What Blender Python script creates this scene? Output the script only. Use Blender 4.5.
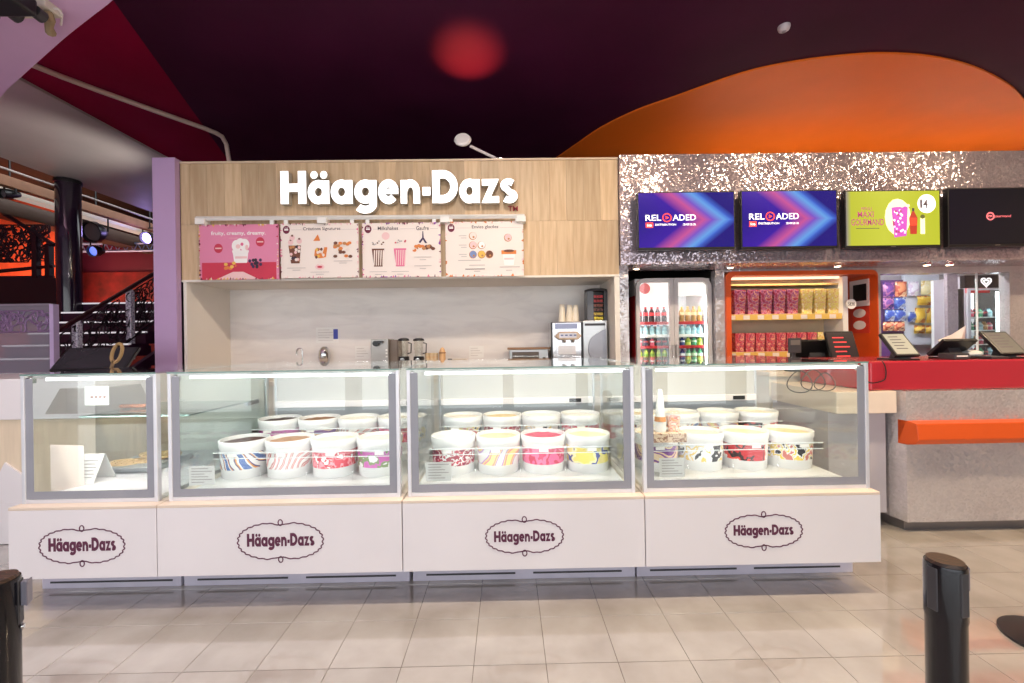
import bpy, math, random
from mathutils import Vector, Matrix
random.seed(7)
for o in list(bpy.data.objects): bpy.data.objects.remove(o)
S = bpy.context.scene
COL = S.collection
# ------------------------------------------------------------------ camera
H = 1.34; FPX = 425.0
YAW = math.radians(-0.6); ROLL = math.radians(-0.85)
RC = Matrix.Rotation(YAW, 3, 'Z') @ Matrix.Rotation(math.pi/2, 3, 'X') @ Matrix.Rotation(ROLL, 3, 'Z')
cd = bpy.data.cameras.new('camera'); cam = bpy.data.objects.new('camera', cd); COL.objects.link(cam)
cd.sensor_width = 36.0; cd.lens = FPX/1024*36.0; cd.clip_start = 0.05
cam.matrix_world = Matrix.Translation((0, 0, H)) @ RC.to_4x4()
S.camera = cam
# ------------------------------------------------------------------ world, daylight portal, exposure
w = bpy.data.worlds.new('world'); S.world = w; w.use_nodes = True
w.node_tree.nodes['Background'].inputs[0].default_value = (0.93, 0.97, 1.0, 1)
w.node_tree.nodes['Background'].inputs[1].default_value = 3.0
FACADE_Y = -3.5
pl = bpy.data.lights.new('facade_portal', 'AREA'); pl.shape = 'RECTANGLE'; pl.size = 13; pl.size_y = 3.3
pl.cycles.is_portal = True
po = bpy.data.objects.new('facade_portal', pl); COL.objects.link(po)
po.location = (-1.5, FACADE_Y+.1, 1.75); po.rotation_euler = (math.pi/2, 0, 0)
S.view_settings.view_transform = 'Standard'; S.view_settings.look = 'None'
S.view_settings.gamma = 1; S.view_settings.use_curve_mapping = False
S.view_settings.exposure = 0.0

# ------------------------------------------------------------------ helpers
def ray(px, py): return RC @ Vector(((px-512)/FPX, -(py-341.5)/FPX, -1))
def P(px, py, Y):
    d = ray(px, py); return Vector((0, 0, H)) + d*(Y/d.y)
def PX(px, Y, py=400): return P(px, py, Y).x
def PZ(px, py, Y): return P(px, py, Y).z
def PonZ(px, py, z):
    d = ray(px, py); return Vector((0, 0, H)) + d*((z-H)/d.z)
def lin(c):
    return tuple((v/255/12.92 if v/255 <= .04045 else ((v/255+.055)/1.055)**2.4) for v in c)
MATS = {}
def nodes_mat(name):
    m = bpy.data.materials.new(name); m.use_nodes = True
    nt = m.node_tree; return m, nt, nt.nodes['Principled BSDF']
def M(name, c=(200,200,200), rough=.5, metal=0, emit=0, noise=None, bump=None, spec=.5, coat=0, ecol=None, c2=None, stretch=None):
    """procedural material: base colour, optional noise variation (scale, amount or second colour) and bump (scale, strength)"""
    if name in MATS: return MATS[name]
    m, nt, b = nodes_mat(name); L = nt.links
    col = lin(c)
    b.inputs['Base Color'].default_value = (*col, 1)
    b.inputs['Roughness'].default_value = rough; b.inputs['Metallic'].default_value = metal
    b.inputs['Specular IOR Level'].default_value = spec; b.inputs['Coat Weight'].default_value = coat
    if emit:
        b.inputs['Emission Color'].default_value = (*lin(ecol or c), 1); b.inputs['Emission Strength'].default_value = emit
    tc = nt.nodes.new('ShaderNodeTexCoord'); mp = nt.nodes.new('ShaderNodeMapping')
    L.new(tc.outputs['Object'], mp.inputs[0])
    if stretch: mp.inputs['Scale'].default_value = stretch
    if noise is None and not emit: noise = (6, .06)
    if noise:
        n = nt.nodes.new('ShaderNodeTexNoise'); n.inputs['Scale'].default_value = noise[0]; n.inputs['Detail'].default_value = 5
        L.new(mp.outputs[0], n.inputs['Vector'])
        r = nt.nodes.new('ShaderNodeValToRGB'); L.new(n.outputs[0], r.inputs[0])
        a = noise[1]
        r.color_ramp.elements[0].position = .3; r.color_ramp.elements[1].position = .7
        r.color_ramp.elements[0].color = (*[v*(1-a) for v in col], 1)
        r.color_ramp.elements[1].color = (*(lin(c2) if c2 else [min(1, v*(1+a*.6)) for v in col]), 1)
        L.new(r.outputs[0], b.inputs['Base Color'])
        if emit: L.new(r.outputs[0], b.inputs['Emission Color'])
    if bump:
        n2 = nt.nodes.new('ShaderNodeTexNoise'); n2.inputs['Scale'].default_value = bump[0]; n2.inputs['Detail'].default_value = 3
        L.new(mp.outputs[0], n2.inputs['Vector'])
        bp = nt.nodes.new('ShaderNodeBump'); bp.inputs['Strength'].default_value = bump[1]; bp.inputs['Distance'].default_value = .01
        L.new(n2.outputs[0], bp.inputs['Height']); L.new(bp.outputs[0], b.inputs['Normal'])
    MATS[name] = m; return m
def glass_mat(name, tint=(251,254,253), refl=1.0):
    if name in MATS: return MATS[name]
    m = bpy.data.materials.new(name); m.use_nodes = True; nt = m.node_tree; nt.nodes.clear(); L = nt.links
    out = nt.nodes.new('ShaderNodeOutputMaterial'); mx = nt.nodes.new('ShaderNodeMixShader')
    t = nt.nodes.new('ShaderNodeBsdfTransparent'); t.inputs[0].default_value = (*lin(tint), 1)
    g = nt.nodes.new('ShaderNodeBsdfGlossy'); g.inputs['Roughness'].default_value = .01
    g.inputs[0].default_value = (refl, refl, refl, 1)
    f = nt.nodes.new('ShaderNodeFresnel')
    gm = nt.nodes.new('ShaderNodeNewGeometry'); ir = nt.nodes.new('ShaderNodeMapRange'); ir.inputs[3].default_value = 1.45; ir.inputs[4].default_value = 1/1.45
    L.new(gm.outputs['Backfacing'], ir.inputs[0]); L.new(ir.outputs[0], f.inputs[0])
    L.new(f.outputs[0], mx.inputs[0]); L.new(t.outputs[0], mx.inputs[1]); L.new(g.outputs[0], mx.inputs[2])
    L.new(mx.outputs[0], out.inputs[0]); MATS[name] = m; return m
def frosted(name, c, k):
    m = glass_mat(name); nt = m.node_tree; L = nt.links; out = [n for n in nt.nodes if n.type == 'OUTPUT_MATERIAL'][0]; src = out.inputs[0].links[0].from_socket
    d = nt.nodes.new('ShaderNodeBsdfDiffuse'); d.inputs[0].default_value = (*lin(c), 1); mx = nt.nodes.new('ShaderNodeMixShader'); mx.inputs[0].default_value = k
    L.new(src, mx.inputs[1]); L.new(d.outputs[0], mx.inputs[2]); L.new(mx.outputs[0], out.inputs[0]); return m
def pattern_mat(name, cols, kind='noise', scale=18, rough=.5):
    """printed multi-colour pattern"""
    if name in MATS: return MATS[name]
    m, nt, b = nodes_mat(name); L = nt.links; b.inputs['Roughness'].default_value = rough
    tc = nt.nodes.new('ShaderNodeTexCoord'); src = tc.outputs['Object']
    if kind == 'wave':
        n = nt.nodes.new('ShaderNodeTexWave'); n.inputs['Scale'].default_value = scale; n.inputs['Distortion'].default_value = 6
        n.inputs['Detail'].default_value = 2; n.bands_direction = 'DIAGONAL'; o = n.outputs['Fac']
    elif kind == 'dots':
        n = nt.nodes.new('ShaderNodeTexVoronoi'); n.inputs['Scale'].default_value = scale; o = n.outputs['Distance']
    elif kind == 'cells':
        n = nt.nodes.new('ShaderNodeTexVoronoi'); n.inputs['Scale'].default_value = scale
        s = nt.nodes.new('ShaderNodeSeparateColor'); L.new(n.outputs['Color'], s.inputs[0]); o = s.outputs[0]
    else:
        n = nt.nodes.new('ShaderNodeTexNoise'); n.inputs['Scale'].default_value = scale; n.inputs['Detail'].default_value = 2; o = n.outputs[0]
    L.new(src, n.inputs['Vector'])
    r = nt.nodes.new('ShaderNodeValToRGB'); r.color_ramp.interpolation = 'CONSTANT'
    e = r.color_ramp.elements
    k = len(cols); lo, hi = ((.36, .66) if kind == 'noise' else (0, 1)) if kind != 'dots' else (0, .7)
    while len(e) < k: e.new(.5)
    for i in range(k):
        e[i].position = 0 if i == 0 else lo+(hi-lo)*i/k; e[i].color = (*lin(cols[i]), 1)
    L.new(o, r.inputs[0]); L.new(r.outputs[0], b.inputs['Base Color']); MATS[name] = m; return m

ORG = {}
def thing(name, label, cat, loc=(0,0,0), group=None, rz=0, kind=None):
    o = bpy.data.objects.new(name, None); COL.objects.link(o); o.location = loc; o.rotation_euler = (0, 0, rz)
    o.empty_display_size = .05
    tag(o, label, cat, group, kind); ORG[o] = Vector(loc); return o
def tag(o, label=None, cat=None, group=None, kind=None):
    if label: o['label'] = label
    if cat: o['category'] = cat
    if group: o['group'] = group
    if kind: o['kind'] = kind
    return o
def copy_tree(o, parent=None):
    c = o.copy(); COL.objects.link(c)
    if parent: c.parent = parent
    for ch in list(o.children): copy_tree(ch, c)
    return c
TXT = {}
def glyph_mesh(s, bold):
    if (s, bold) in TXT: return TXT[(s, bold)]
    cu = bpy.data.curves.new('t', 'FONT'); cu.body = s; cu.size = 1; cu.offset = bold; cu.resolution_u = 3
    o = bpy.data.objects.new('t', cu); COL.objects.link(o)
    dg = bpy.context.evaluated_depsgraph_get(); me = bpy.data.meshes.new_from_object(o.evaluated_get(dg))
    v = [tuple(p.co[:2]) for p in me.vertices]; f = [tuple(p.vertices) for p in me.polygons]
    bpy.data.objects.remove(o); bpy.data.curves.remove(cu); bpy.data.meshes.remove(me)
    TXT[(s, bold)] = (v, f); return v, f
class MB:
    def __init__(s): s.v = []; s.f = []; s.fm = []; s.mi = 0
    def add(s, vs, fs):
        n = len(s.v); s.v += [tuple(v) for v in vs]
        for f in fs: s.f.append([n+i for i in f]); s.fm.append(s.mi)
        return s
    def mat(s, i): s.mi = i; return s
    def box(s, x0, x1, y0, y1, z0, z1):
        x0, x1 = sorted((x0, x1)); y0, y1 = sorted((y0, y1)); z0, z1 = sorted((z0, z1))
        return s.add([(x0,y0,z0),(x1,y0,z0),(x1,y1,z0),(x0,y1,z0),(x0,y0,z1),(x1,y0,z1),(x1,y1,z1),(x0,y1,z1)],
              [(3,2,1,0),(4,5,6,7),(0,1,5,4),(1,2,6,5),(2,3,7,6),(3,0,4,7)])
    def quad(s, a, b, c, d): return s.add([a,b,c,d], [(0,1,2,3)])
    def prism(s, a, b):
        """two matching loops of 3-D points joined into a solid"""
        n = len(a); fs = [tuple(range(n)), tuple(range(2*n-1, n-1, -1))]
        for i in range(n): j = (i+1) % n; fs.append((i, i+n, j+n, j))
        return s.add(list(a)+list(b), fs)
    def pxz(s, poly, y0, y1): return s.prism([(x, y0, z) for x, z in poly], [(x, y1, z) for x, z in poly])
    def pxy(s, poly, z0, z1): return s.prism([(x, y, z0) for x, y in poly], [(x, y, z1) for x, y in poly])
    def pyz(s, poly, x0, x1): return s.prism([(x0, y, z) for y, z in poly], [(x1, y, z) for y, z in poly])
    def ring(s, out, inn, y0, y1):
        """frame between two matching XZ loops, extruded along Y"""
        n = len(out); V = [(x,y0,z) for x,z in out]+[(x,y0,z) for x,z in inn]+[(x,y1,z) for x,z in out]+[(x,y1,z) for x,z in inn]; F = []
        for i in range(n):
            j = (i+1) % n
            F += [(i,j,n+j,n+i), (2*n+j,2*n+i,3*n+i,3*n+j), (j,i,2*n+i,2*n+j), (n+i,n+j,3*n+j,3*n+i)]
        return s.add(V, F)
    def tube(s, pts, r, n=8, closed=False):
        pts = [Vector(p) for p in pts]; m = len(pts); V = []; up = None
        rr = r if isinstance(r, (list, tuple)) else [r]*m
        for i, p in enumerate(pts):
            a = pts[(i-1) % m] if closed or i > 0 else p; b = pts[(i+1) % m] if closed or i < m-1 else p
            t = (b-a).normalized()
            if up is None: up = Vector((0,0,1)) if abs(t.z) < .9 else Vector((1,0,0))
            u = (up-t*up.dot(t)).normalized(); q = t.cross(u); up = u
            for k in range(n):
                an = 2*math.pi*k/n; V.append(p+(u*math.cos(an)+q*math.sin(an))*rr[i])
        F = []
        for i in range(m if closed else m-1):
            for k in range(n):
                a = i*n+k; b = i*n+(k+1) % n; c = ((i+1) % m)*n+(k+1) % n; d = ((i+1) % m)*n+k; F.append((a,b,c,d))
        if not closed: F += [tuple(range(n-1,-1,-1)), tuple((m-1)*n+k for k in range(n))]
        return s.add(V, F)
    def lathe(s, prof, cx=0, cy=0, n=24, cz=0):
        V = []; F = []
        for r, z in prof:
            for k in range(n):
                a = 2*math.pi*k/n; V.append((cx+r*math.cos(a), cy+r*math.sin(a), cz+z))
        for i in range(len(prof)-1):
            for k in range(n): F.append((i*n+k, i*n+(k+1) % n, (i+1)*n+(k+1) % n, (i+1)*n+k))
        F += [tuple(range(n-1,-1,-1)), tuple((len(prof)-1)*n+k for k in range(n))]
        return s.add(V, F)
    def stroke(s, pts, wd, y0, y1, closed=False):
        """flat band of width wd along an XZ path, extruded along Y"""
        m = len(pts); A = []; B = []
        for i, p in enumerate(pts):
            a = pts[(i-1) % m] if closed or i > 0 else p; b = pts[(i+1) % m] if closed or i < m-1 else p
            dx, dz = b[0]-a[0], b[1]-a[1]; l = math.hypot(dx, dz) or 1
            ww = wd[i] if isinstance(wd, (list, tuple)) else wd
            nx, nz = -dz/l*ww/2, dx/l*ww/2; A.append((p[0]+nx, p[1]+nz)); B.append((p[0]-nx, p[1]-nz))
        if closed: return s.ring(A, B, y0, y1)
        return s.pxz(A+B[::-1], y0, y1)
    def disc(s, cx, cz, r, y0, y1, n=20, rz=None):
        return s.pxz([(cx+r*math.cos(2*math.pi*k/n), cz+(rz or r)*math.sin(2*math.pi*k/n)) for k in range(n)], y0, y1)
    def blob(s, c, rx, ry, rz, n=12):
        V = []; F = []; k2 = n//2
        for i in range(1, k2):
            t = math.pi*i/k2
            for k in range(n):
                a = 2*math.pi*k/n; V.append((c[0]+rx*math.sin(t)*math.cos(a), c[1]+ry*math.sin(t)*math.sin(a), c[2]+rz*math.cos(t)))
        for i in range(k2-2):
            for k in range(n): F.append((i*n+k, (i+1)*n+k, (i+1)*n+(k+1) % n, i*n+(k+1) % n))
        F += [tuple(range(n)), tuple((k2-2)*n+k for k in range(n-1,-1,-1))]
        return s.add(V, F)
    def text(s, t, x0, x1, z0, z1, y, bold=0):
        """flat lettering fitted to a box in the XZ plane"""
        v, f = glyph_mesh(t, bold)
        ax = min(p[0] for p in v); bx = max(p[0] for p in v); az = min(p[1] for p in v); bz = max(p[1] for p in v)
        return s.add([(x0+(p[0]-ax)/(bx-ax)*(x1-x0), y, z0+(p[1]-az)/(bz-az)*(z1-z0)) for p in v], f)
    def build(s, name, mats, parent=None, bev=0, smooth=False, label=None, origin=None):
        org = origin if origin is not None else (ORG.get(parent, Vector((0,0,0))) if parent else Vector((0,0,0)))
        me = bpy.data.meshes.new(name); me.from_pydata([tuple(Vector(v)-Vector(org)) for v in s.v], [], s.f)
        for m in (mats if isinstance(mats, (list, tuple)) else [mats]): me.materials.append(m)
        for p, i in zip(me.polygons, s.fm): p.material_index = i
        if smooth:
            me.shade_smooth() if hasattr(me, 'shade_smooth') else None
            me.set_sharp_from_angle(angle=math.radians(40))
        import bmesh
        bm = bmesh.new(); bm.from_mesh(me); bmesh.ops.recalc_face_normals(bm, faces=bm.faces); bm.to_mesh(me); bm.free()
        o = bpy.data.objects.new(name, me); COL.objects.link(o)
        if parent: o.parent = parent; ORG[o] = Vector(org)
        elif origin is not None: o.location = origin; ORG[o] = Vector(origin)
        if bev:
            bm_ = o.modifiers.new('bevel', 'BEVEL'); bm_.width = bev; bm_.segments = 2; bm_.limit_method = 'ANGLE'
        if label: o['label'] = label
        return o
def rrect(x0, x1, z0, z1, r, n=5, corners=(1,1,1,1)):
    """rounded rectangle, corners order: bottom-left, bottom-right, top-right, top-left"""
    P_ = []
    for (cx, cz, a0), on in zip(((x0+r,z0+r,math.pi), (x1-r,z0+r,1.5*math.pi), (x1-r,z1-r,0), (x0+r,z1-r,.5*math.pi)), corners):
        for k in range(n):
            a = a0+.5*math.pi*k/(n-1)
            if on: P_.append((cx+r*math.cos(a), cz+r*math.sin(a)))
            else: P_.append((cx+r*(1 if math.cos(a0+.785) > 0 else -1), cz+r*(1 if math.sin(a0+.785) > 0 else -1)*1.0) if k == n//2 else
                            (cx+r*(1 if math.cos(a0+.785) > 0 else -1), cz+r*(1 if math.sin(a0+.785) > 0 else -1)))
    return P_
def arc(cx, cz, rx, rz, a0, a1, n=14):
    return [(cx+rx*math.cos(math.radians(a0+(a1-a0)*k/n)), cz+rz*math.sin(math.radians(a0+(a1-a0)*k/n))) for k in range(n+1)]
def struct(mb, name, m, bev=0):
    o = mb.build(name, m, bev=bev); o['kind'] = 'structure'; return o
def smooth_pts(pts, n=6):
    out = []
    for i in range(len(pts)-1):
        p0 = pts[max(i-1,0)]; p1 = pts[i]; p2 = pts[i+1]; p3 = pts[min(i+2,len(pts)-1)]
        for k in range(n):
            t = k/n; out.append(tuple(.5*((2*b)+(c-a)*t+(2*a-5*b+4*c-d)*t*t+(-a+3*b-3*c+d)*t**3) for a,b,c,d in zip(p0,p1,p2,p3)))
    out.append(tuple(pts[-1])); return out

# ------------------------------------------------------------------ materials
WHITE = M('white_laminate', (232,226,228), .35, noise=(3,.02))
CREAM = M('cream_board', (226,208,190), .4, noise=(3,.04))
ALU = M('brushed_aluminium', (224,224,230), .35, .35)
GREYFRIT = M('grey_glass_border', (150,151,160), .3)
CHROME = M('chrome', (215,215,215), .12, 1)
STEEL = M('stainless_steel', (185,183,182), .3, 1, stretch=(1,1,30))
BLACK = M('black_plastic', (22,21,24), .35)
DARK = M('dark_grey_plastic', (58,56,60), .45)
MAROON = M('maroon_print', (92,28,62), .5)
GLASS = glass_mat('clear_glass')
ACRYL = glass_mat('clear_acrylic', (252,253,253)); FROST = M('frosted_acrylic', (236,240,240), .2)
LED = M('white_led_strip', (255,255,255), .5, emit=3, noise=None)
PAPER = M('white_paper', (235,232,228), .7)
LILAC = M('lilac_paint', (214,174,214), .5, noise=(2,.05))
LETTER = M('lit_white_letter', (255,255,255), .4, emit=1.0)
LETTERSIDE = M('letter_return_white', (190,180,165), .5)
CUPW = M('tub_white_card', (228,226,225), .45, noise=(8,.02))
ORANGE = M('orange_paint', (212,84,26), .4, noise=(2,.05))
REDLAM = M('red_counter_laminate', (176,42,56), .25, noise=(2,.04), coat=.2)
NICHEW = M('niche_off_white', (228,220,210), .5, noise=(2,.03))
def wood_mat(name, c, c2):
    m, nt, b = nodes_mat(name); L = nt.links; b.inputs['Roughness'].default_value = .5
    tc = nt.nodes.new('ShaderNodeTexCoord'); oi = nt.nodes.new('ShaderNodeObjectInfo')
    ad = nt.nodes.new('ShaderNodeVectorMath'); ad.operation = 'ADD'; L.new(tc.outputs['Object'], ad.inputs[0])
    mu = nt.nodes.new('ShaderNodeMath'); mu.operation = 'MULTIPLY'; mu.inputs[1].default_value = 37; L.new(oi.outputs['Random'], mu.inputs[0]); L.new(mu.outputs[0], ad.inputs[1])
    mp = nt.nodes.new('ShaderNodeMapping'); mp.inputs['Scale'].default_value = (14, 14, 1.1); L.new(ad.outputs[0], mp.inputs[0])
    n = nt.nodes.new('ShaderNodeTexNoise'); n.inputs['Scale'].default_value = 2.2; n.inputs['Detail'].default_value = 6; L.new(mp.outputs[0], n.inputs[0])
    r = nt.nodes.new('ShaderNodeValToRGB'); L.new(n.outputs[0], r.inputs[0]); r.color_ramp.elements[0].position = .35; r.color_ramp.elements[1].position = .65
    r.color_ramp.elements[0].color = (*lin(c), 1); r.color_ramp.elements[1].color = (*lin(c2), 1)
    hs = nt.nodes.new('ShaderNodeHueSaturation'); L.new(r.outputs[0], hs.inputs['Color'])
    mr = nt.nodes.new('ShaderNodeMapRange'); mr.inputs[3].default_value = .84; mr.inputs[4].default_value = 1.14; L.new(oi.outputs['Random'], mr.inputs[0]); L.new(mr.outputs[0], hs.inputs['Value'])
    L.new(hs.outputs[0], b.inputs['Base Color']); return m
OAK = wood_mat('light_oak', (190,159,124), (208,180,146))
def silver_mat(name, met, ca, cb, lo, hi):
    # glitter laminate: tiny facets, each with its own tilt
    m, nt, b = nodes_mat(name); L = nt.links
    b.inputs['Metallic'].default_value = met; b.inputs['Roughness'].default_value = .16
    tc = nt.nodes.new('ShaderNodeTexCoord')
    v = nt.nodes.new('ShaderNodeTexVoronoi'); v.inputs['Scale'].default_value = 75; L.new(tc.outputs['Object'], v.inputs[0])
    sub = nt.nodes.new('ShaderNodeVectorMath'); sub.operation = 'SUBTRACT'; sub.inputs[1].default_value = (.5,.5,.5); L.new(v.outputs['Color'], sub.inputs[0])
    sc = nt.nodes.new('ShaderNodeVectorMath'); sc.operation = 'SCALE'; sc.inputs['Scale'].default_value = .26; L.new(sub.outputs[0], sc.inputs[0])
    g = nt.nodes.new('ShaderNodeNewGeometry'); ad = nt.nodes.new('ShaderNodeVectorMath'); ad.operation = 'ADD'; L.new(g.outputs['Normal'], ad.inputs[0]); L.new(sc.outputs[0], ad.inputs[1])
    nm = nt.nodes.new('ShaderNodeVectorMath'); nm.operation = 'NORMALIZE'; L.new(ad.outputs[0], nm.inputs[0]); L.new(nm.outputs[0], b.inputs['Normal'])
    n = nt.nodes.new('ShaderNodeTexNoise'); n.inputs['Scale'].default_value = 3; n.inputs['Detail'].default_value = 6; L.new(tc.outputs['Object'], n.inputs[0])
    r = nt.nodes.new('ShaderNodeValToRGB'); L.new(n.outputs[0], r.inputs[0]); r.color_ramp.elements[0].position = .35; r.color_ramp.elements[1].position = .68
    r.color_ramp.elements[0].color = (*lin(ca), 1); r.color_ramp.elements[1].color = (*lin(cb), 1)
    hs = nt.nodes.new('ShaderNodeHueSaturation'); L.new(r.outputs[0], hs.inputs['Color']); sx = nt.nodes.new('ShaderNodeSeparateXYZ'); L.new(v.outputs['Color'], sx.inputs[0])
    mr = nt.nodes.new('ShaderNodeMapRange'); mr.inputs[3].default_value = lo; mr.inputs[4].default_value = hi; L.new(sx.outputs[0], mr.inputs[0]); L.new(mr.outputs[0], hs.inputs['Value'])
    L.new(hs.outputs[0], b.inputs['Base Color']); return m
SILVER = silver_mat('glitter_silver', .68, (186,170,180), (206,194,202), .8, 1.14); SILVER2 = silver_mat('glitter_silver_counter', .45, (200,193,195), (214,208,210), .94, 1.05)
def marble_mat():
    m, nt, b = nodes_mat('pale_marble'); L = nt.links; b.inputs['Roughness'].default_value = .35
    tc = nt.nodes.new('ShaderNodeTexCoord'); mp = nt.nodes.new('ShaderNodeMapping'); mp.inputs['Scale'].default_value = (.8, 1, 3.2); mp.inputs['Rotation'].default_value = (0, .18, 0)
    L.new(tc.outputs['Object'], mp.inputs[0])
    n = nt.nodes.new('ShaderNodeTexNoise'); n.inputs['Scale'].default_value = 2.4; n.inputs['Detail'].default_value = 8; n.inputs['Distortion'].default_value = 1.2; L.new(mp.outputs[0], n.inputs[0])
    r = nt.nodes.new('ShaderNodeValToRGB'); L.new(n.outputs[0], r.inputs[0]); r.color_ramp.elements[0].position = .3; r.color_ramp.elements[1].position = .55
    r.color_ramp.elements[0].color = (*lin((218,211,208)), 1); r.color_ramp.elements[1].color = (*lin((229,223,219)), 1)
    L.new(r.outputs[0], b.inputs['Base Color']); return m
MARBLE = marble_mat()
def floor_mat(name, brick):
    m, nt, b = nodes_mat(name); L = nt.links
    b.inputs['Specular IOR Level'].default_value = .5; b.inputs['Coat Weight'].default_value = 1; b.inputs['Coat IOR'].default_value = 2.3; b.inputs['Coat Roughness'].default_value = .06
    g = nt.nodes.new('ShaderNodeNewGeometry')
    n = nt.nodes.new('ShaderNodeTexNoise'); n.inputs['Scale'].default_value = 3.5; n.inputs['Detail'].default_value = 7; L.new(g.outputs['Position'], n.inputs[0])
    r = nt.nodes.new('ShaderNodeValToRGB'); L.new(n.outputs[0], r.inputs[0]); r.color_ramp.elements[0].position = .3; r.color_ramp.elements[1].position = .7
    r.color_ramp.elements[0].color = (*lin((158,150,142)), 1); r.color_ramp.elements[1].color = (*lin((184,178,171)), 1)
    hs = nt.nodes.new('ShaderNodeHueSaturation'); L.new(r.outputs[0], hs.inputs['Color'])
    oi = nt.nodes.new('ShaderNodeObjectInfo'); mr = nt.nodes.new('ShaderNodeMapRange'); mr.inputs[3].default_value = .94; mr.inputs[4].default_value = 1.04
    L.new(oi.outputs['Random'], mr.inputs[0]); L.new(mr.outputs[0], hs.inputs['Value'])
    if brick:
        bt = nt.nodes.new('ShaderNodeTexBrick'); bt.offset = 0; bt.inputs['Scale'].default_value = 1; bt.inputs['Brick Width'].default_value = .3; bt.inputs['Row Height'].default_value = .3
        bt.inputs['Mortar Size'].default_value = .003; bt.inputs['Mortar'].default_value = (*lin((110,95,82)), 1)
        mp = nt.nodes.new('ShaderNodeMapping'); mp.inputs['Location'].default_value = (-.14, -2.063+2.1, 0); L.new(g.outputs['Position'], mp.inputs[0]); L.new(mp.outputs[0], bt.inputs[0])
        L.new(hs.outputs[0], bt.inputs['Color1']); L.new(hs.outputs[0], bt.inputs['Color2']); L.new(bt.outputs[0], b.inputs['Base Color'])
    else: L.new(hs.outputs[0], b.inputs['Base Color'])
    n2 = nt.nodes.new('ShaderNodeTexNoise'); n2.inputs['Scale'].default_value = 2; L.new(g.outputs['Position'], n2.inputs[0])
    m2 = nt.nodes.new('ShaderNodeMapRange'); m2.inputs[3].default_value = .1; m2.inputs[4].default_value = .22; L.new(n2.outputs[0], m2.inputs[0]); L.new(m2.outputs[0], b.inputs['Roughness'])
    return m

# ================================================================== SETTING
CZ = 4.0
fl = struct(MB().box(-12, 8, FACADE_Y, 13, -.05, -.004), 'floor', floor_mat('floor_vinyl_far', True))
tile_m = floor_mat('floor_vinyl_tile', False); tmesh = None
for i in range(-10, 15):
    for j in range(-3, 6):
        x = .14+.3*i; y = 2.063+.3*j
        if y+.3 > 2.72 and -2.75 < x+.15 < 2.0: continue
        if y > 2.9 and (x+.3 > 2.3 or x < -2.6): continue
        if y > 3.2 and x < 0: continue
        if tmesh is None:
            t = MB().box(.001, .299, .001, .299, -.008, 0).build('floor_tile', tile_m, fl, bev=.0015); tmesh = t.data
        else:
            t = t.copy(); COL.objects.link(t)
        t.location = (x, y, 0)
# ceiling : plum field with coloured zones
PLUM = M('plum_ceiling_paint', (66,20,50), .6, noise=(1.2,.2), spec=.12)
CRIMSON = M('crimson_ceiling_paint', (138,8,54), .65, noise=(1.5,.12), spec=.1)
GREYC = M('grey_ceiling_paint', (190,182,178), .55, noise=(1.5,.1))
la = PonZ(113, 0, CZ); lb = PonZ(228, 160, CZ); sl = (lb.x-la.x)/(lb.y-la.y)
Lx = lambda y: la.x+sl*(y-la.y)
ga = PonZ(22, 75, CZ); gb = PonZ(160, 155, CZ); GX = (ga.x+gb.x)/2
ceil = struct(MB().pxy([(Lx(FACADE_Y), FACADE_Y), (8, FACADE_Y), (8, 8.2), (Lx(8.2), 8.2)], CZ, CZ+.12), 'ceiling', PLUM)
MB().pxy([(GX, FACADE_Y), (Lx(FACADE_Y), FACADE_Y), (Lx(8.2), 8.2), (GX, 8.2)], CZ, CZ+.12).build('ceiling_panel', CRIMSON, ceil, label='crimson painted ceiling zone')
GX2 = (PonZ(0, 153, CZ).x+PonZ(155, 213, CZ).x)/2
MB().pxy([(GX2, FACADE_Y), (GX, FACADE_Y), (GX, 12.8), (GX2, 12.8)], CZ-.03, CZ+.12).build('ceiling_panel', GREYC, ceil, label='grey ceiling strip over the stairs')
cur = [(557,158),(575,145.5),(601,128),(636,111),(674,97.5),(741,74),(796,62),(851,55.5),(887,54),(930,57),(973,67),(1009,85),(1024,100)]
op = [tuple(PonZ(a, b, CZ-.02)[:2]) for a, b in cur]
op = smooth_pts(op, 4)
MB().pxy(op+[(7.95, 5.7), (7.95, 8.1), (op[0][0]-.9, 8.1)], CZ-.02, CZ-.001).build('ceiling_panel', M('orange_ceiling_paint', (240,116,24), .5, noise=(1.5,.06)), ceil, label='large curved orange ceiling zone')
LZ = 3.4
lc = smooth_pts([tuple(PonZ(a, b, LZ)[:2]) for a, b in [(190,-70),(150,-34),(113,0),(90,18),(66,37),(40,60),(18,80),(0,98),(-40,150)]], 4)
MB().pxy([(lc[0][0]+.5, -1.5)]+lc+[(-9, lc[-1][1]+.6), (-9, -1.5)], LZ, LZ+.2).build('ceiling_canopy', LILAC, ceil, label='lilac curved canopy')
# far ceiling on the left, beams
struct(MB().box(-12, GX2, FACADE_Y, 13, 4.9, 5.0), 'ceiling.001', M('brown_dark_ceiling', (70,52,44), .7))
# walls
WPAINT = M('warm_grey_wall', (170,158,152), .6)
struct(MB().box(8, 8.1, FACADE_Y, 8.2, 0, CZ), 'wall_right', WPAINT)
struct(MB().box(-12.1, -12, FACADE_Y, 13, 0, 5), 'wall_left', M('orange_lit_wall', (206,84,48), .6, noise=(1.4,.3)))
struct(MB().box(-4.6, 8, 8.1, 8.2, 0, CZ), 'wall_back', M('plum_wall', (60,22,48), .6))
struct(MB().box(-12, -3.2, 12.9, 13, 0, 5), 'wall_back.001', M('dark_red_wall', (130,14,34), .6, noise=(2.5,.5)))
struct(MB().box(-3.3, -3.2, 8.1, 12.9, 0, CZ), 'wall_back.002', M('plum_wall2', (60,22,48), .6))
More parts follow.
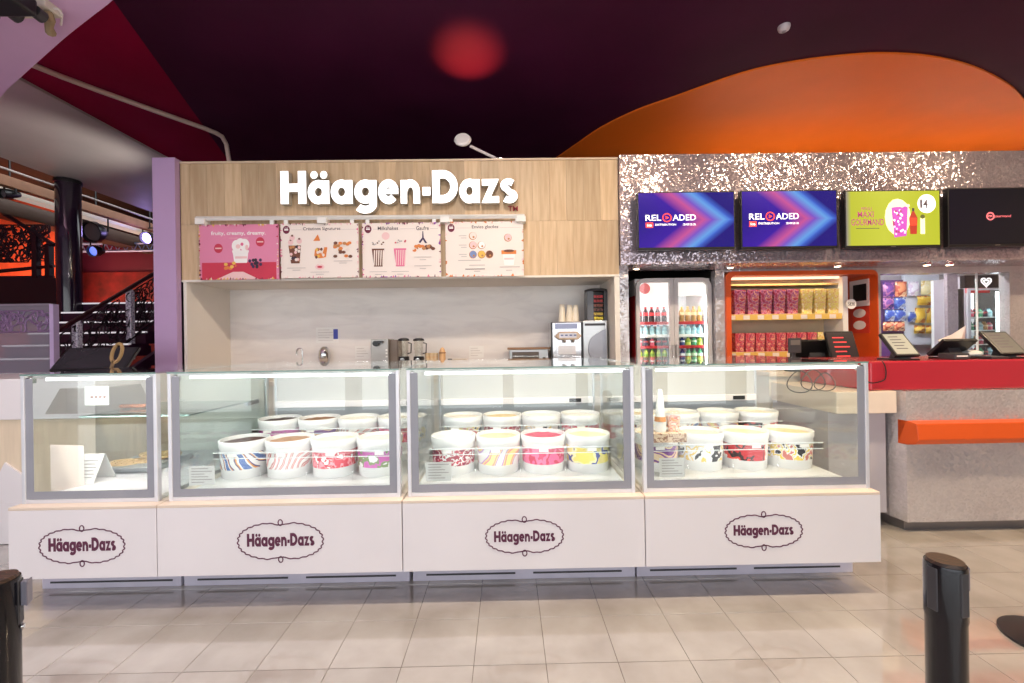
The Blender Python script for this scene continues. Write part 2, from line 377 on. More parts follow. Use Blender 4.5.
# glazed shop front behind the camera: header, piers, transoms
fb = MB()
fb.box(-12, 8, FACADE_Y-.2, FACADE_Y, 3.3, 5); fb.box(-12, 8, FACADE_Y-.2, FACADE_Y, 0, .08)
for x0, x1 in ((-12,-8.2),(-6.6,-6.3),(-4.8,-4.5),(-3.05,-2.8),(-1.45,-1.25),(-.1,.1),(1.3,1.5),(2.8,3.0),(4.2,4.5),(5.2,8)):
    fb.box(x0, x1, FACADE_Y-.2, FACADE_Y, 0, 3.4)
struct(fb, 'wall_front', M('facade_grey', (120,116,118), .5))
# ---- ceiling downlights in front of the counters (out of frame above)
WARM = M('warm_lamp_disc', (255,226,190), .5, emit=14)
def downlight(x, y, z, label, power, col=(1,.82,.62)):
    t = thing('ceiling_downlight', label, 'ceiling light', (x, y, z-.05), 'ceiling downlights over the forecourt')
    MB().lathe([(.0,0),(.13,0),(.14,.05),(0,.05)], x, y, 20, z-.05).build('housing', DARK, t)
    MB().lathe([(0,-.004),(.11,-.004),(.11,0),(0,0)], x, y, 20, z-.05).build('diffuser', WARM, t)
    l = bpy.data.lights.new('downlight_lamp', 'AREA'); l.shape = 'DISK'; l.size = .22; l.energy = power; l.color = col
    lo = bpy.data.objects.new('downlight_lamp', l); COL.objects.link(lo); lo.parent = t; lo.location = (0, 0, -.02)
for k, x in enumerate((-.1, 1.97, 3.95, 6.0)):
    downlight(x, 1.8, CZ, '%s warm round ceiling downlight in the row above the forecourt' % ('leftmost','second','third','rightmost')[k], 75, (1,.93,.86) if x < 1 else (1,.74,.46))
downlight(-2.2, 1.2, LZ, 'warm round downlight under the lilac canopy', 30, (1,.9,.86))
# ---- stall back wall: oak fascia, niche, lilac pilaster
YF, YB = 4.2, 4.85
fx0 = PX(180, YF, 220); fx1 = PX(618.5, YF, 220)
ft = (PZ(180,164,YF)+PZ(618,159.5,YF))/2; fbz = (PZ(187,280.5,YF)+PZ(615,274,YF))/2; fmid = (PZ(300,224,YF)+PZ(560,220.5,YF))/2
wf = struct(MB().box(fx0, fx1, YF+.015, YF+.12, fbz, ft-.005), 'wall_stall_fascia', M('fascia_backing', (150,122,94), .6))
random.seed(3)
for row, (z0, z1) in enumerate(((fbz, fmid), (fmid, ft))):
    x = fx0; k = 0
    while x < fx1-.02:
        wd = .168 if (k or not row) else .1
        x1 = min(x+wd, fx1)
        if fx1-x1 < .05: x1 = fx1
        MB().box(x+.0008, x1-.0008, YF-random.uniform(0,.0015), YF+.015, z0+.0008, z1-.0008).build('plank', OAK, wf, origin=Vector(((x+x1)/2, YF, (z0+z1)/2))).location = ((x+x1)/2, YF, (z0+z1)/2)
        x = x1; k += 1
struct(MB().box(fx0-.01, fx1, YF-.012, YF+.12, ft, ft+.018), 'trim_1', M('oak_edge_trim', (214,190,164), .5))
struct(MB().box(fx0, fx1, YF-.006, YF+.12, fbz-.02, fbz), 'trim_2', NICHEW)
nx0 = PX(187, YF, 320); nx1 = PX(615, YF, 320)
nl = struct(MB().box(nx0-.03, nx0, YF, YB+.05, 0, fbz-.02), 'wall_niche_left', NICHEW)
struct(MB().box(nx1, fx1, YF, YB+.05, 0, fbz-.02), 'wall_niche_right', NICHEW)
struct(MB().box(nx0, nx1, YF+.1, YB+.05, fbz-.02, fbz+.04), 'ceiling_niche', NICHEW)
struct(MB().box(nx0, nx1, YB, YB+.05, 0, fbz-.02), 'wall_niche_back', MARBLE)
ap = PX(153.5, 4.13, 260); bp_ = PX(176, 4.13, 260)
struct(MB().box(ap, bp_, 4.13, 4.4, 0, PZ(165,157.5,4.13)), 'wall_pilaster', M('lilac_pilaster_paint', (184,152,192), .4, noise=(2,.04)))
struct(MB().box(bp_, fx0, YF-.01, 4.22, 0, ft), 'trim_3', M('mauve_trim', (150,110,150), .5))
# worktop in the niche
ct = thing('back_counter', 'pale worktop counter standing in the marble niche', 'counter', ((nx0+nx1)/2, 4.4, 0))
MB().box(nx0+.01, nx1-.01, 4.22, YB-.005, .06, .94).build('cabinet', NICHEW, ct, bev=.004)
MB().box(nx0+.005, nx1-.005, 4.18, YB-.002, .94, .985).build('worktop', CREAM, ct, bev=.004)
MB().box(nx0+.03, nx1-.03, 4.28, YB-.02, 0, .06).build('plinth', DARK, ct)
TOP = .985
# ---- ceiling pipe
pp = [PonZ(a, b, CZ-.06) for a, b in ((28,63),(60,76),(100,91),(150,109),(205,128.5),(216,133))]
e = PonZ(224, 139, CZ-.06); e2 = Vector((e.x+.05, e.y+.02, CZ-.35)); e3 = Vector((e2.x, e2.y, 3.0))
pipe = MB().tube(pp+[PonZ(222,136.5,CZ-.075), Vector((e.x+.03,e.y,CZ-.13)), e2, e3], .026, 10).build('ceiling_pipe', M('cream_pipe_paint', (216,190,180), .4), smooth=True)
tag(pipe, 'cream painted pipe crossing the crimson ceiling and bending down', 'pipe')
# ---- lettering glyphs (drawn strokes, unit height 1 = cap height)
def glyph(ch, y0, y1):
    b = MB(); xh = .72; t = .24
    def o(cx=.34): b.stroke(arc(cx, xh/2, .235, xh/2-t/2+.01, 0, 360, 28)[:-1], t, y0, y1, True)
    if ch == 'H': b.box(0,.26,y0,y1,0,1).box(.56,.82,y0,y1,0,1).box(.26,.56,y0,y1,.37,.62)
    elif ch in ('a','A'):
        o(); b.box(.46,.7,y0-.0006,y1,0,xh-.01)
        if ch == 'A':
            for cx in (.2,.52): b.disc(cx, .88, .12, y0, y1, 16)
    elif ch == 'g':
        o(); b.stroke([(.58,xh-.01),(.58,.0)]+arc(.33,-.02,.25,.17,0,-150,12), .235, y0-.0006, y1)
    elif ch == 'e':
        b.stroke(arc(.34,xh/2,.235,xh/2-t/2+.01,-40,-352,28), t, y0, y1); b.box(.14,.68,y0-.0006,y1,.29,.45)
    elif ch == 'n': b.box(0,.23,y0,y1,0,xh-.01); b.stroke(arc(.35,.36,.22,.25,170,0,10)+[(.57,0)], .24, y0-.0006, y1)
    elif ch == '-': b.box(0,.26,y0,y1,.26,.52)
    elif ch == 'D': b.box(0,.25,y0,y1,0,1); b.stroke([(.2,.88),(.34,.88)]+arc(.34,.5,.38,.38,90,-90,18)+[(.2,.12)], .25, y0-.0006, y1)
    elif ch == 'z': b.pxz([(.02,xh-.01),(.02,.52),(.28,.52),(0,.0),(.62,.0),(.62,.2),(.34,.2),(.62,xh-.01)], y0, y1)
    elif ch == 's':
        b.stroke(arc(.28,.52,.17,.105,35,250,10)+arc(.3,.2,.18,.11,80,-145,12), .2, y0, y1)
    return b
WORD = [('H',280.4,306.2,171,204),('A',307.6,329.3,171,204.3),('a',330.6,352.6,179.5,204.3),('g',354.2,376.8,179.5,213.5),('e',378,398.6,179.3,204),
        ('n',400.5,420,179.3,203.6),('-',422.5,430.4,187,195.5),('D',432.2,457.8,170,203.2),('a',459.2,479.8,178.6,203.4),('z',481.4,499,179,203),('s',500.4,517.6,178.4,203.3)]
def fit(b, x0, x1, z0, z1):
    ax = min(v[0] for v in b.v); bx = max(v[0] for v in b.v); az = min(v[2] for v in b.v); bz = max(v[2] for v in b.v)
    b.v = [(x0+(v[0]-ax)/(bx-ax)*(x1-x0), v[1], z0+(v[2]-az)/(bz-az)*(z1-z0)) for v in b.v]; return b
sy0, sy1 = YF-.085, YF-.02
sg = thing('lettering_sign', 'big white illuminated shop name letters on the oak fascia', 'sign', (PX(399,YF,200), YF-.02, PZ(399,205,YF)))
for ch, a, b_, t, bt in WORD:
    g = glyph(ch, sy0, sy1); m = (t+bt)/2
    fit(g, PX(a,sy0,m), PX(b_,sy0,m), PZ((a+b_)/2,bt,sy0), PZ((a+b_)/2,t,sy0))
    for i, f in enumerate(g.f):
        ys = [g.v[k][1] for k in f]; g.fm[i] = 0 if max(ys)-min(ys) < .002 and max(ys) < sy0+.005 else 1
    L_ = g.build('letter', [LETTER, LETTERSIDE], sg)
    # stand-off pins behind each letter
tm = MB().text('TM', PX(508,YF-.01,209), PX(518,YF-.01,209), PZ(513,211.5,YF), PZ(513,206.5,YF), YF-.012, .02)
tm.build('trademark_print', M('red_print', (150,30,40), .5), sg)
# ---- menu rail and boards
RY = YF-.06
ra = P(196,218.6,RY); rb = P(524.5,216.2,RY)
rl = thing('menu_rail', 'slim white rail carrying the menu boards under the sign', 'rail', tuple((ra+rb)/2))
MB().tube([ra, rb], .021, 4).build('rail_bar', PAPER, rl)
for px in (201, 322.5, 445, 521):
    c = P(px, 221-.008*(px-200), RY-.012); MB().box(c.x-.045, c.x+.045, RY-.035, RY+.058, c.z-.035, c.z+.02).build('bracket', PAPER, rl, bev=.003)
PR = {k: M('print_'+k, v, .6, noise=None) for k, v in dict(pink=(226,110,150), red=(200,52,78), white=(246,240,238), cream=(238,222,214), brown=(110,62,44), orange=(222,128,60), dark=(50,34,52), maroon=(110,24,54), blue=(120,140,190), yellow=(232,186,84), berry=(60,40,80), caramel=(190,130,80), grey=(180,170,168), palepink=(238,196,196)).items()}
for n_, c_ in (('green',(120,160,60)), ('purple',(150,70,170)), ('teal',(60,140,150))): PR[n_] = M('print_'+n_, c_, .6, noise=None)
PK = list(PR)
class Art:
    """flat print laid on a board: board coordinates u 0..1, v 0..1 (v up)"""
    def __init__(s, x0, x1, z0, z1, y): s.b = MB(); s.x0, s.x1, s.z0, s.z1, s.y = x0, x1, z0, z1, y; s.k = 0
    def X(s, u): return s.x0+(s.x1-s.x0)*u
    def Z(s, v): return s.z0+(s.z1-s.z0)*v
    def col(s, c): s.b.mat(PK.index(c)); s.k += 1; return s
    def yy(s): s.k += 1; return s.y-.00003*s.k
    def poly(s, pts):
        y = s.yy(); s.b.add([(s.X(u), y, s.Z(v)) for u, v in pts], [tuple(range(len(pts)))]); return s
    def rect(s, u0, u1, v0, v1): return s.poly([(u0,v0),(u1,v0),(u1,v1),(u0,v1)])
    def oval(s, u, v, ru, rv, n=16): return s.poly([(u+ru*math.cos(2*math.pi*k/n), v+rv*math.sin(2*math.pi*k/n)) for k in range(n)])
    def text(s, t, u0, u1, v0, v1, bold=.0): s.b.text(t, s.X(u0), s.X(u1), s.Z(v0), s.Z(v1), s.yy(), bold); return s
    def sec(s, name, kind=None):
        s.secs = getattr(s, 'secs', []); s.secs.append((name, s.b, kind)); s.b = MB(); return s
    def done(s, parent, name='printed_artwork', mats=None, kind=None):
        for nm, b, kd in getattr(s, 'secs', [])+[(name, s.b, kind)]:
            if not b.v: continue
            o = b.build(nm, mats or [PR[k] for k in PK], parent)
            if kd: o['kind'] = kd
def crinkle(a, cols, seed):
    rnd = random.Random(seed)
    for side in range(4):
        for k in range(26 if side % 2 == 0 else 16):
            t = rnd.random(); q = rnd.uniform(.012, .034); l = rnd.uniform(.02, .06); a.col(rnd.choice(cols))
            if side == 0: a.poly([(t*.96,0),(t*.96+l*.6,0),(t*.96+l*.4,q*1.5)])
            elif side == 2: a.poly([(t*.96,1),(t*.96+l*.4,1-q*1.5),(t*.96+l*.6,1)])
            elif side == 1: a.poly([(1,t*.95),(1,t*.95+l),(1-q,t*.95+l*.5)])
            else: a.poly([(0,t*.95),(q,t*.95+l*.5),(0,t*.95+l)])
def board(px0, px1, py0, py1, label, base):
    y = RY+.005; xa = PX(px0,y,250); xb = PX(px1,y,250); m = (px0+px1)/2; za = PZ(m,py1,y); zb = PZ(m,py0,y)
    t = thing('menu_board', label, 'menu board', ((xa+xb)/2, y, za), 'menu boards hanging from the white rail')
    MB().box(xa, xb, y, y+.018, za, zb).build('panel', base, t, bev=.002)
    for u in (.07, .92):
        c = xa+(xb-xa)*u; MB().box(c-.018, c+.018, y-.004, y+.012, zb-.004, zb+.055).build('hanger_clip', PAPER, t)
    return t, Art(xa, xb, za, zb, y-.0015)
B0 = M('menu_board_cream', (238,224,216), .45, noise=(2,.02)); B1 = M('menu_board_pink', (224,134,168), .45, noise=(2,.05))
def logo_dot(a, u, v): a.col('maroon').oval(u, v, .045, .075).col('white').rect(u-.025,u+.025,v-.012,v+.012).text('Hd', u-.02,u+.02,v+.018,v+.045)
# 1: pink promotion
t, a = board(199.5, 278.5, 224.5, 279.5, 'pink menu board showing a tub of ice cream with berries', B1)
a.col('red').rect(.03,.97,.0,.31); a.col('palepink').poly([(.2,.0),(.75,.0),(.55,.14),(.42,.14)])
a.col('white').text('fruity, creamy, dreamy.', .15,.84,.79,.88,.02)
a.col('palepink').text('nouvelle creation', .38,.62,.745,.765)
for u, v in ((.24,.57),(.77,.68)): a.col('red').oval(u,v,.055,.085).col('palepink').rect(u-.04,u+.04,v-.012,v+.012)
a.col('white').poly([(.44,.3),(.6,.3),(.62,.5),(.42,.5)]).rect(.415,.625,.49,.53); a.col('palepink').rect(.45,.6,.38,.42)
a.col('white').oval(.47,.61,.06,.11).oval(.57,.63,.065,.11).oval(.52,.69,.05,.06); a.col('palepink').oval(.49,.6,.03,.04).oval(.6,.58,.02,.05); a.col('pink').oval(.54,.64,.02,.03)
for k in range(14): a.col(('orange','yellow','red')[k % 3]).oval(.28+.18*random.random(), .2+.1*random.random(), .025, .03, 8)
for k in range(12): a.col(('berry','dark')[k % 2]).oval(.63+.16*random.random(), .22+.13*random.random(), .02, .032, 8)
a.sec('printed_picture', 'stuff'); crinkle(a, ('red','palepink','cream','maroon','yellow'), 1); a.done(t, 'printed_border', kind='stuff')
# 2: creations
t, a = board(280.8, 358.6, 223.5, 277.8, 'cream menu board with three sundae desserts', B0)
logo_dot(a, .075, .89); a.col('grey').rect(.14,.97,.885,.89); a.col('cream').rect(.27,.78,.86,.93); a.col('dark').text('Créations Signatures', .29,.77,.86,.935,.01)
rnd = random.Random(5)
a.col('brown').poly([(.13,.27),(.24,.27),(.26,.6),(.1,.6)])
for k in range(16): a.col(('cream','caramel','dark','palepink')[k % 4]).oval(rnd.uniform(.13,.24), rnd.uniform(.3,.6), .02, .03, 7)
for u, v in ((.13,.66),(.15,.74),(.24,.68)): a.col('palepink').oval(u,v,.035,.05).col('brown').oval(u,v+.04,.015,.02,7)
a.col('orange').poly([(.43,.4),(.5,.35),(.54,.38),(.5,.55),(.44,.52)]).poly([(.42,.68),(.51,.68),(.48,.8)]).poly([(.52,.36),(.58,.38),(.6,.56),(.56,.56),(.54,.46)])
for k in range(8): a.col(('brown','cream','yellow')[k % 3]).oval(rnd.uniform(.44,.56), rnd.uniform(.37,.53), .018, .03, 7)
a.col('palepink').oval(.5,.2,.06,.05).col('red').oval(.5,.2,.035,.02).col('cream').rect(.485,.515,.23,.36)
for k in range(22): a.col(('orange','brown','cream','caramel')[k % 4]).oval(rnd.uniform(.7,.9), rnd.uniform(.38,.65), .028, .03, 7)
for u, v in ((.2,.18),(.5,.1),(.8,.3)): a.col('grey').rect(u-.12,u+.12,v,v+.008).rect(u-.05,u+.05,v-.04,v-.03)
a.sec('printed_picture', 'stuff'); crinkle(a, ('palepink','pink','maroon','cream'), 2); a.done(t, 'printed_border', kind='stuff')
# 3: milkshakes
t, a = board(362.4, 440.8, 222.8, 277.2, 'cream menu board with two milkshakes and a dessert waffle', B0)
logo_dot(a, .075, .89); a.col('grey').rect(.14,.97,.885,.89); a.col('cream').rect(.19,.48,.86,.93).rect(.68,.87,.86,.93)
a.col('dark').text('Milkshakes', .2,.46,.87,.935,.01).text('Gaufre', .69,.85,.86,.935,.01)
for u0, c1, c2 in ((.2,'brown','cream'), (.48,'red','palepink')):
    a.col(c1 if c1 == 'brown' else 'pink').poly([(u0-.055,.2),(u0+.055,.2),(u0+.08,.53),(u0-.08,.53)])
    for k in range(5): uu = u0-.06+.028*k; a.col(c2).poly([(uu,.22),(uu+.012,.22),(uu+.024,.5),(uu+.008,.5)])
    for k in range(12): a.col(('grey',c1,'cream')[k % 3]).oval(u0+rnd.uniform(-.07,.07), rnd.uniform(.6,.68), .013, .015, 7)
a.col('palepink').oval(.3,.76,.05,.07)
a.col('berry').poly([(.77,.84),(.78,.84),(.785,.72),(.83,.62),(.8,.62),(.775,.69),(.74,.62),(.72,.64),(.765,.72)])
for k in range(22): a.col(('orange','brown','cream','caramel')[k % 4]).oval(rnd.uniform(.64,.92), rnd.uniform(.46,.58), .028, .032, 7)
for u, v in ((.2,.1),(.48,.1),(.77,.36),(.77,.2)): a.col('grey').rect(u-.11,u+.11,v,v+.008).rect(u-.04,u+.04,v-.05,v-.04)
a.sec('printed_picture', 'stuff'); crinkle(a, ('palepink','pink','maroon','purple'), 3); a.done(t, 'printed_border', kind='stuff')
# 4: scoops
t, a = board(445.6, 523.6, 221.6, 276.4, 'cream menu board with ice cream scoops and a small cup', B0)
logo_dot(a, .075, .89); a.col('grey').rect(.14,.97,.885,.89); a.col('cream').rect(.33,.7,.86,.93); a.col('dark').text('Envies glacées', .34,.68,.86,.935,.01)
for (u, v, c) in ((.35,.74,'cream'),(.35,.57,'palepink'),(.46,.57,'white'),(.35,.4,'blue'),(.46,.4,'yellow'),(.56,.4,'brown'),(.8,.7,'palepink')):
    a.col('caramel').oval(u,v,.05,.072).col(c).oval(u+.003,v+.005,.043,.064); a.col('caramel').oval(u+.01,v-.02,.015,.02,7)
for v in (.74,.57,.4): a.col('grey').rect(.17,.27,v,v+.01).rect(.2,.27,v-.04,v-.03)
a.col('white').poly([(.75,.2),(.87,.2),(.89,.42),(.73,.42)]).col('orange').rect(.715,.905,.4,.47).col('brown').oval(.81,.46,.07,.025); a.col('palepink').rect(.75,.87,.3,.33)
for u0, u1, v in ((.16,.45,.29),(.3,.5,.2),(.25,.5,.13),(.69,.95,.16),(.36,.44,.09),(.77,.85,.1)): a.col('grey' if v != .13 else 'dark').rect(u0,u1,v,v+.012)
a.sec('printed_picture', 'stuff'); crinkle(a, ('palepink','orange','cream'), 4); a.done(t, 'printed_border', kind='stuff')
# ================================================================== DISPLAY CASES
YP, YG, YK, YR = 2.18, 2.236, 2.396, 3.27      # panel, glass, kick and rear planes
PT = (PZ(8,512,YP)+PZ(881,494,YP))/2; PB = (PZ(8,580,YP)+PZ(881,562,YP))/2
GT = 1.203; LEDGE = PT+.016
def emblem(parent, cx0, cx1, cy0, cy1, tx0, tx1, tyb, tyt):
    y = YP-.0012; m = (cx0+cx1)/2; my = (cy0+cy1)/2
    x0 = PX(cx0,YP,my); x1 = PX(cx1,YP,my); z0 = PZ(m,cy1,YP); z1 = PZ(m,cy0,YP); cx = (x0+x1)/2; cz = (z0+z1)/2; rx = (x1-x0)/2; rz = (z1-z0)/2*.93
    pts = []
    for k in range(180):
        a = 2*math.pi*k/180; c, s_ = math.cos(a), math.sin(a)
        wv = 1+.018*math.sin(a*30)
        dip = 1-.13*math.exp(-((abs(abs(math.degrees(a)-180)-90))/9)**2)
        sx = math.copysign(abs(c)**.85, c); sz = math.copysign(abs(s_)**.9, s_)
        pts.append((cx+rx*sx*wv, cz+rz*sz*wv*dip))
    b = MB().stroke(pts, .0058, y, YP, True)
    for sg_ in (1, -1): b.stroke(arc(cx, cz+sg_*rz*.99, .011, .015, 0, 360, 14)[:-1], .0055, y, YP, True)
    b.build('emblem_border', MAROON, parent)
    tx = [(w[1]-280.4)/(517.6-280.4) for w in WORD]; X0 = PX(tx0,YP,my); X1 = PX(tx1,YP,my); Zb = PZ(m,tyb,YP); Zt = PZ(m,tyt,YP); hh = Zt-Zb
    for ch, a, b_, t_, bt in WORD:
        g = glyph(ch, y, YP); u0 = (a-280.4)/237.2; u1 = (b_-280.4)/237.2; off = 1.5*(a-280.4)/237.2
        fit(g, X0+(X1-X0)*u0, X0+(X1-X0)*u1, Zb+hh*(204-off*.9-bt)/33.5, Zb+hh*(204-off*.9-t_)/33.5)
        g.build('letter', MAROON, parent)
CASES = [  # glass px left,right ; panel px left,right ; kick px ; emblem
    dict(g=(22.5,158), p=(8,156.5), k=(42,181), e=(39.5,124.5,527,565), t=(48.5,116,551,537.5), lab='small pastry display case with waffles, leftmost of the counter row'),
    dict(g=(169,400), p=(157,402), k=(184,409.5), e=(238,323,521,561), t=(247,314.5,546,533), lab='long glass ice cream case next to the pastry case'),
    dict(g=(407.5,634), p=(402.7,645), k=(413,635), e=(486,563,518,554.5), t=(494,555,541.5,530.5), lab='glass ice cream case in the middle of the counter, below the sign'),
    dict(g=(642.5,868), p=(645.7,881), k=(637,853), e=(725.5,802,513,549), t=(733.5,793.5,535,524.5), lab='glass ice cream case at the right end, beside the red counter')]
def case_lamp(t, x, y, z, ln, en, rx):
    l = bpy.data.lights.new('case_lamp', 'AREA'); l.shape = 'RECTANGLE'; l.size = ln; l.size_y = .02; l.energy = en; l.color = (1,.98,.96)
    o = bpy.data.objects.new('case_lamp', l); COL.objects.link(o); o.parent = t; o.location = Vector((x,y,z))-ORG[t]; o.rotation_euler = (rx,0,0)
GREYIN = M('case_light_grey', (206,206,206), .4); DKIN = M('case_mid_grey', (176,178,182), .4)
def card(parent, name, x0, x1, y, z0, z1, lines, m=PAPER, seed=0):
    c = MB().box(x0, x1, y, y+.0015, z0, z1).build(name, m, parent)
    b = MB()
    for k in range(lines):
        z = z1-(z1-z0)*(k+1)/(lines+1); b.quad((x0+(x1-x0)*.1,y-.0005,z),(x0+(x1-x0)*(.6+.3*((k*7+seed) % 3)/2),y-.0005,z),(x0+(x1-x0)*(.6+.3*((k*7+seed) % 3)/2),y-.0005,z+.004),(x0+(x1-x0)*.1,y-.0005,z+.004))
    b.build('printed_lines', PR['grey'], c); return c
for ci, c in enumerate(CASES):
    gx0, gx1 = PX(c['g'][0],YG,430), PX(c['g'][1],YG,430); px0, px1 = PX(c['p'][0],YP,540), PX(c['p'][1],YP,530); kx0, kx1 = PX(c['k'][0],YK,575), PX(c['k'][1],YK,572)
    c['x'] = (gx0, gx1)
    t = thing('display_case', c['lab'], 'display case', ((gx0+gx1)/2, (YP+YR)/2, 0), 'glass counter cases'); c['o'] = t
    fp = MB().box(px0+.001, px1-.001, YP, YP+.03, PB, PT).build('front_panel', WHITE, t, bev=.002)
    emblem(fp, *c['e'], c['t'][0], c['t'][1], c['t'][2], c['t'][3])
    MB().box(max(px0,kx0)+.01, min(px1,kx1)-.01, YP+.03, YR, PB+.002, PT).build('body', GREYIN, t)
    MB().box(px0+.001, px1-.001, YP, YR, PT, LEDGE).build('ledge_board', CREAM, t, bev=.003)
    kk = MB().box(kx0, kx1, YK, YR-.03, 0, PB+.001).build('toe_kick', M('kick_pale_grey', (196,190,206), .4), t, bev=.002)
    n = 1 if ci == 0 else 2
    for s in range(n):
        a = kx0+(kx1-kx0)*(.06+s*.48); b_ = kx0+(kx1-kx0)*(.94 if n == 1 else .46+s*.48)
        MB().box(a, b_, YK-.002, YK+.002, .03, .04).build('vent_slot', DARK, kk)
    # glazing
    fg = MB().box(gx0+.012, gx1-.012, YG, YG+.006, LEDGE+.02, GT).build('front_glass', GLASS, t)
    fz0 = LEDGE+.022; bw = .045
    MB().box(gx0+.012, gx0+.012+bw, YG-.0025, YG-.0008, fz0, GT-.02).build('border_band', GREYFRIT, fg)
    MB().box(gx1-.012-bw, gx1-.012, YG-.0025, YG-.0008, fz0, GT-.02).build('border_band', GREYFRIT, fg)
    MB().box(gx0+.012+bw, gx1-.012-bw, YG-.0025, YG-.0008, fz0, fz0+.04).build('border_band', GREYFRIT, fg)
    MB().box(gx0+.012, gx1-.012, YG-.004, YG+.02, LEDGE, LEDGE+.02).build('bottom_channel', ALU, t, bev=.002)
    for sx in (gx0, gx1-.018):
        MB().box(sx, sx+.018, YG-.008, YG+.02, LEDGE, GT-.004).build('corner_post', ALU, t, bev=.002)
        MB().box(sx+.001, sx+.017, YR-.03, YR, LEDGE, GT-.004).build('corner_post', ALU, t, bev=.002)
        MB().box(sx+.006, sx+.012, YG+.02, YR-.03, LEDGE, GT-.006).build('side_glass', GLASS, t)
        c_ = sx+.009; MB().box(c_-.012+(.02 if sx == gx0 else -.02), c_+.012+(.02 if sx == gx0 else -.02), YG-.002, YG+.035, GT-.045, GT-.015).build('hinge', CHROME, t, bev=.003)
    tg = MB().box(gx0, gx1, YG-.01, YR+.01, GT-.004, GT+.004).build('top_glass', GLASS, t)
    MB().box(gx0, gx1, YG-.011, YG-.0101, GT-.004, GT+.004).build('green_edge', M('glass_edge_green', (120,150,142), .2), tg)
    MB().box(gx0+.02, gx1-.02, YR+.0, YR+.03, GT-.03, GT-.005).build('rear_rail', ALU, t)
    MB().box(gx0+.09, gx1-.03, YG+.03, YG+.052, GT-.034, GT-.018).build('lamp_tube', LED, t)
    MB().box(gx0+.03, gx1-.03, YG+.024, YG+.058, GT-.018, GT-.008).build('lamp_housing', GREYIN, t)
    case_lamp(t, (gx0+gx1)/2, YG+.041, GT-.036, gx1-gx0-.15, (3.6 if ci else 9)*(gx1-gx0), math.radians(46))
    if ci: case_lamp(t, (gx0+gx1)/2, YG+.101, LEDGE+.024, gx1-gx0-.15, .3, math.radians(112))
    if ci == 0: continue
    MB().box(gx0+.02, gx1-.02, YG+.02, YR-.02, LEDGE, LEDGE+.012).build('deck', GREYIN, t)
    MB().box(gx0+.03, gx1-.03, 2.86, YR-.1, LEDGE+.012, .60).build('raised_deck', GREYIN, t, bev=.003)
    MB().box(gx0+.06, gx1-.06, YG+.07, YG+.1, LEDGE+.012, LEDGE+.023).build('lamp_tube', LED, t)
    MB().box(gx0+.03, gx1-.03, YG+.05, YG+.069, LEDGE+.012, LEDGE+.028).build('lamp_housing', GREYIN, t)
    MB().box(gx0+.02, gx1-.02, YR-.03, YR-.01, .912, GT-.035).build('sliding_door', M('case_door_grey', (196,194,192), .35), t)
    MB().box(gx0+.02, gx1-.02, YR-.06, YR-.012, .866, .912).build('rear_sill', WHITE, t, bev=.003)
    MB().box(gx0+.02, gx1-.02, YR-.03, YR-.005, LEDGE, .866).build('rear_panel', DKIN, t)
    MB().box(gx1-.2, gx1-.11, YR-.063, YR-.06, .875, .903).build('thermometer', BLACK, t)
    for (yy, zz, dz) in ((2.465, .69, .03), (2.83, .752, .026)):
        r = MB().box(gx0+.07, gx1-.07, yy, yy+.004, zz, zz+dz).build('price_rail', ACRYL, t)
        MB().box(gx0+.07, gx1-.07, yy-.001, yy+.005, zz+dz, zz+dz+.004).build('rail_edge', FROST, r); MB().box(gx0+.07, gx1-.07, yy-.001, yy+.005, zz-.003, zz).build('rail_edge', FROST, r)
        MB().box(gx0+.07, gx1-.07, yy+.004, yy+.05, zz+dz-.004, zz+dz).build('rail_lip', ACRYL, r)
        for k in range(4):
            xx = gx0+(gx1-gx0)*(.145+.235*k); MB().box(xx-.026, xx+.026, yy-.0015, yy-.0002, zz+.006, zz+dz-.004).build('price_tag', PAPER, r)
        for k in range(5):
            xx = gx0+.07+(gx1-gx0-.144)*k/4; MB().box(xx, xx+.004, yy, yy+.004, LEDGE+.012, zz).build('rail_leg', ACRYL, r)
    x = gx0+.09; card(t, 'allergen_card', x, x+.135, YG+.012, LEDGE+.075, LEDGE+.175, 6, PAPER, ci)
# ---- ice cream tubs
R0 = .1375
def band(i, cols, kind, sc): return pattern_mat('tub_print_%d' % i, cols, kind, sc)
W = (228,226,224)
BANDS = [[((80,110,170),W,(220,150,80),(90,80,120),W),'wave',5], [(W,(206,60,50),W,(180,60,46),W),'wave',6], [((214,60,80),(235,150,160),(200,40,60),W),'noise',26], [((190,80,160),(196,90,170),(120,140,90),W),'noise',14],
         [((150,20,50),W,(190,40,70),(130,20,60)),'noise',30], [((240,220,150),(236,140,150),(245,210,130),(190,150,200),W),'wave',3.4], [((216,50,96),(232,110,150),(200,40,80),(224,90,140)),'noise',9], [((236,214,110),(240,228,170),(60,70,150),(236,220,130)),'noise',9],
         [((110,50,130),(222,190,150),(120,60,140),(224,196,160)),'wave',4], [((30,28,34),W,W,(226,190,90),W),'noise',15], [((190,40,50),(40,24,30),(220,70,60),(236,228,220)),'noise',12], [((36,34,40),W,(228,200,80),W,(200,120,110)),'noise',19]]
WORDS = ['blue swirls','red brush strokes','pink and red mottling','magenta flowers','dark red and white tangles','pastel stripes','bright pink and raspberry','pale yellow with blue patches','purple and tan waves','black and gold dots','red and black splashes','black and yellow spots']
ICE = [[(74,40,28),(168,120,74),(232,222,200),(236,226,206)], [(238,232,224),(226,204,168),(196,60,92),(238,226,176)], [(230,214,180),(232,216,184),(234,218,176),(226,204,160)]]
ICEB = [[(62,34,24),(150,104,66),(236,228,214),(238,230,216)], [(232,220,206),(222,196,150),(244,240,234),(240,234,226)], [(228,204,160),(236,226,208),(238,230,210),(236,226,204)]]
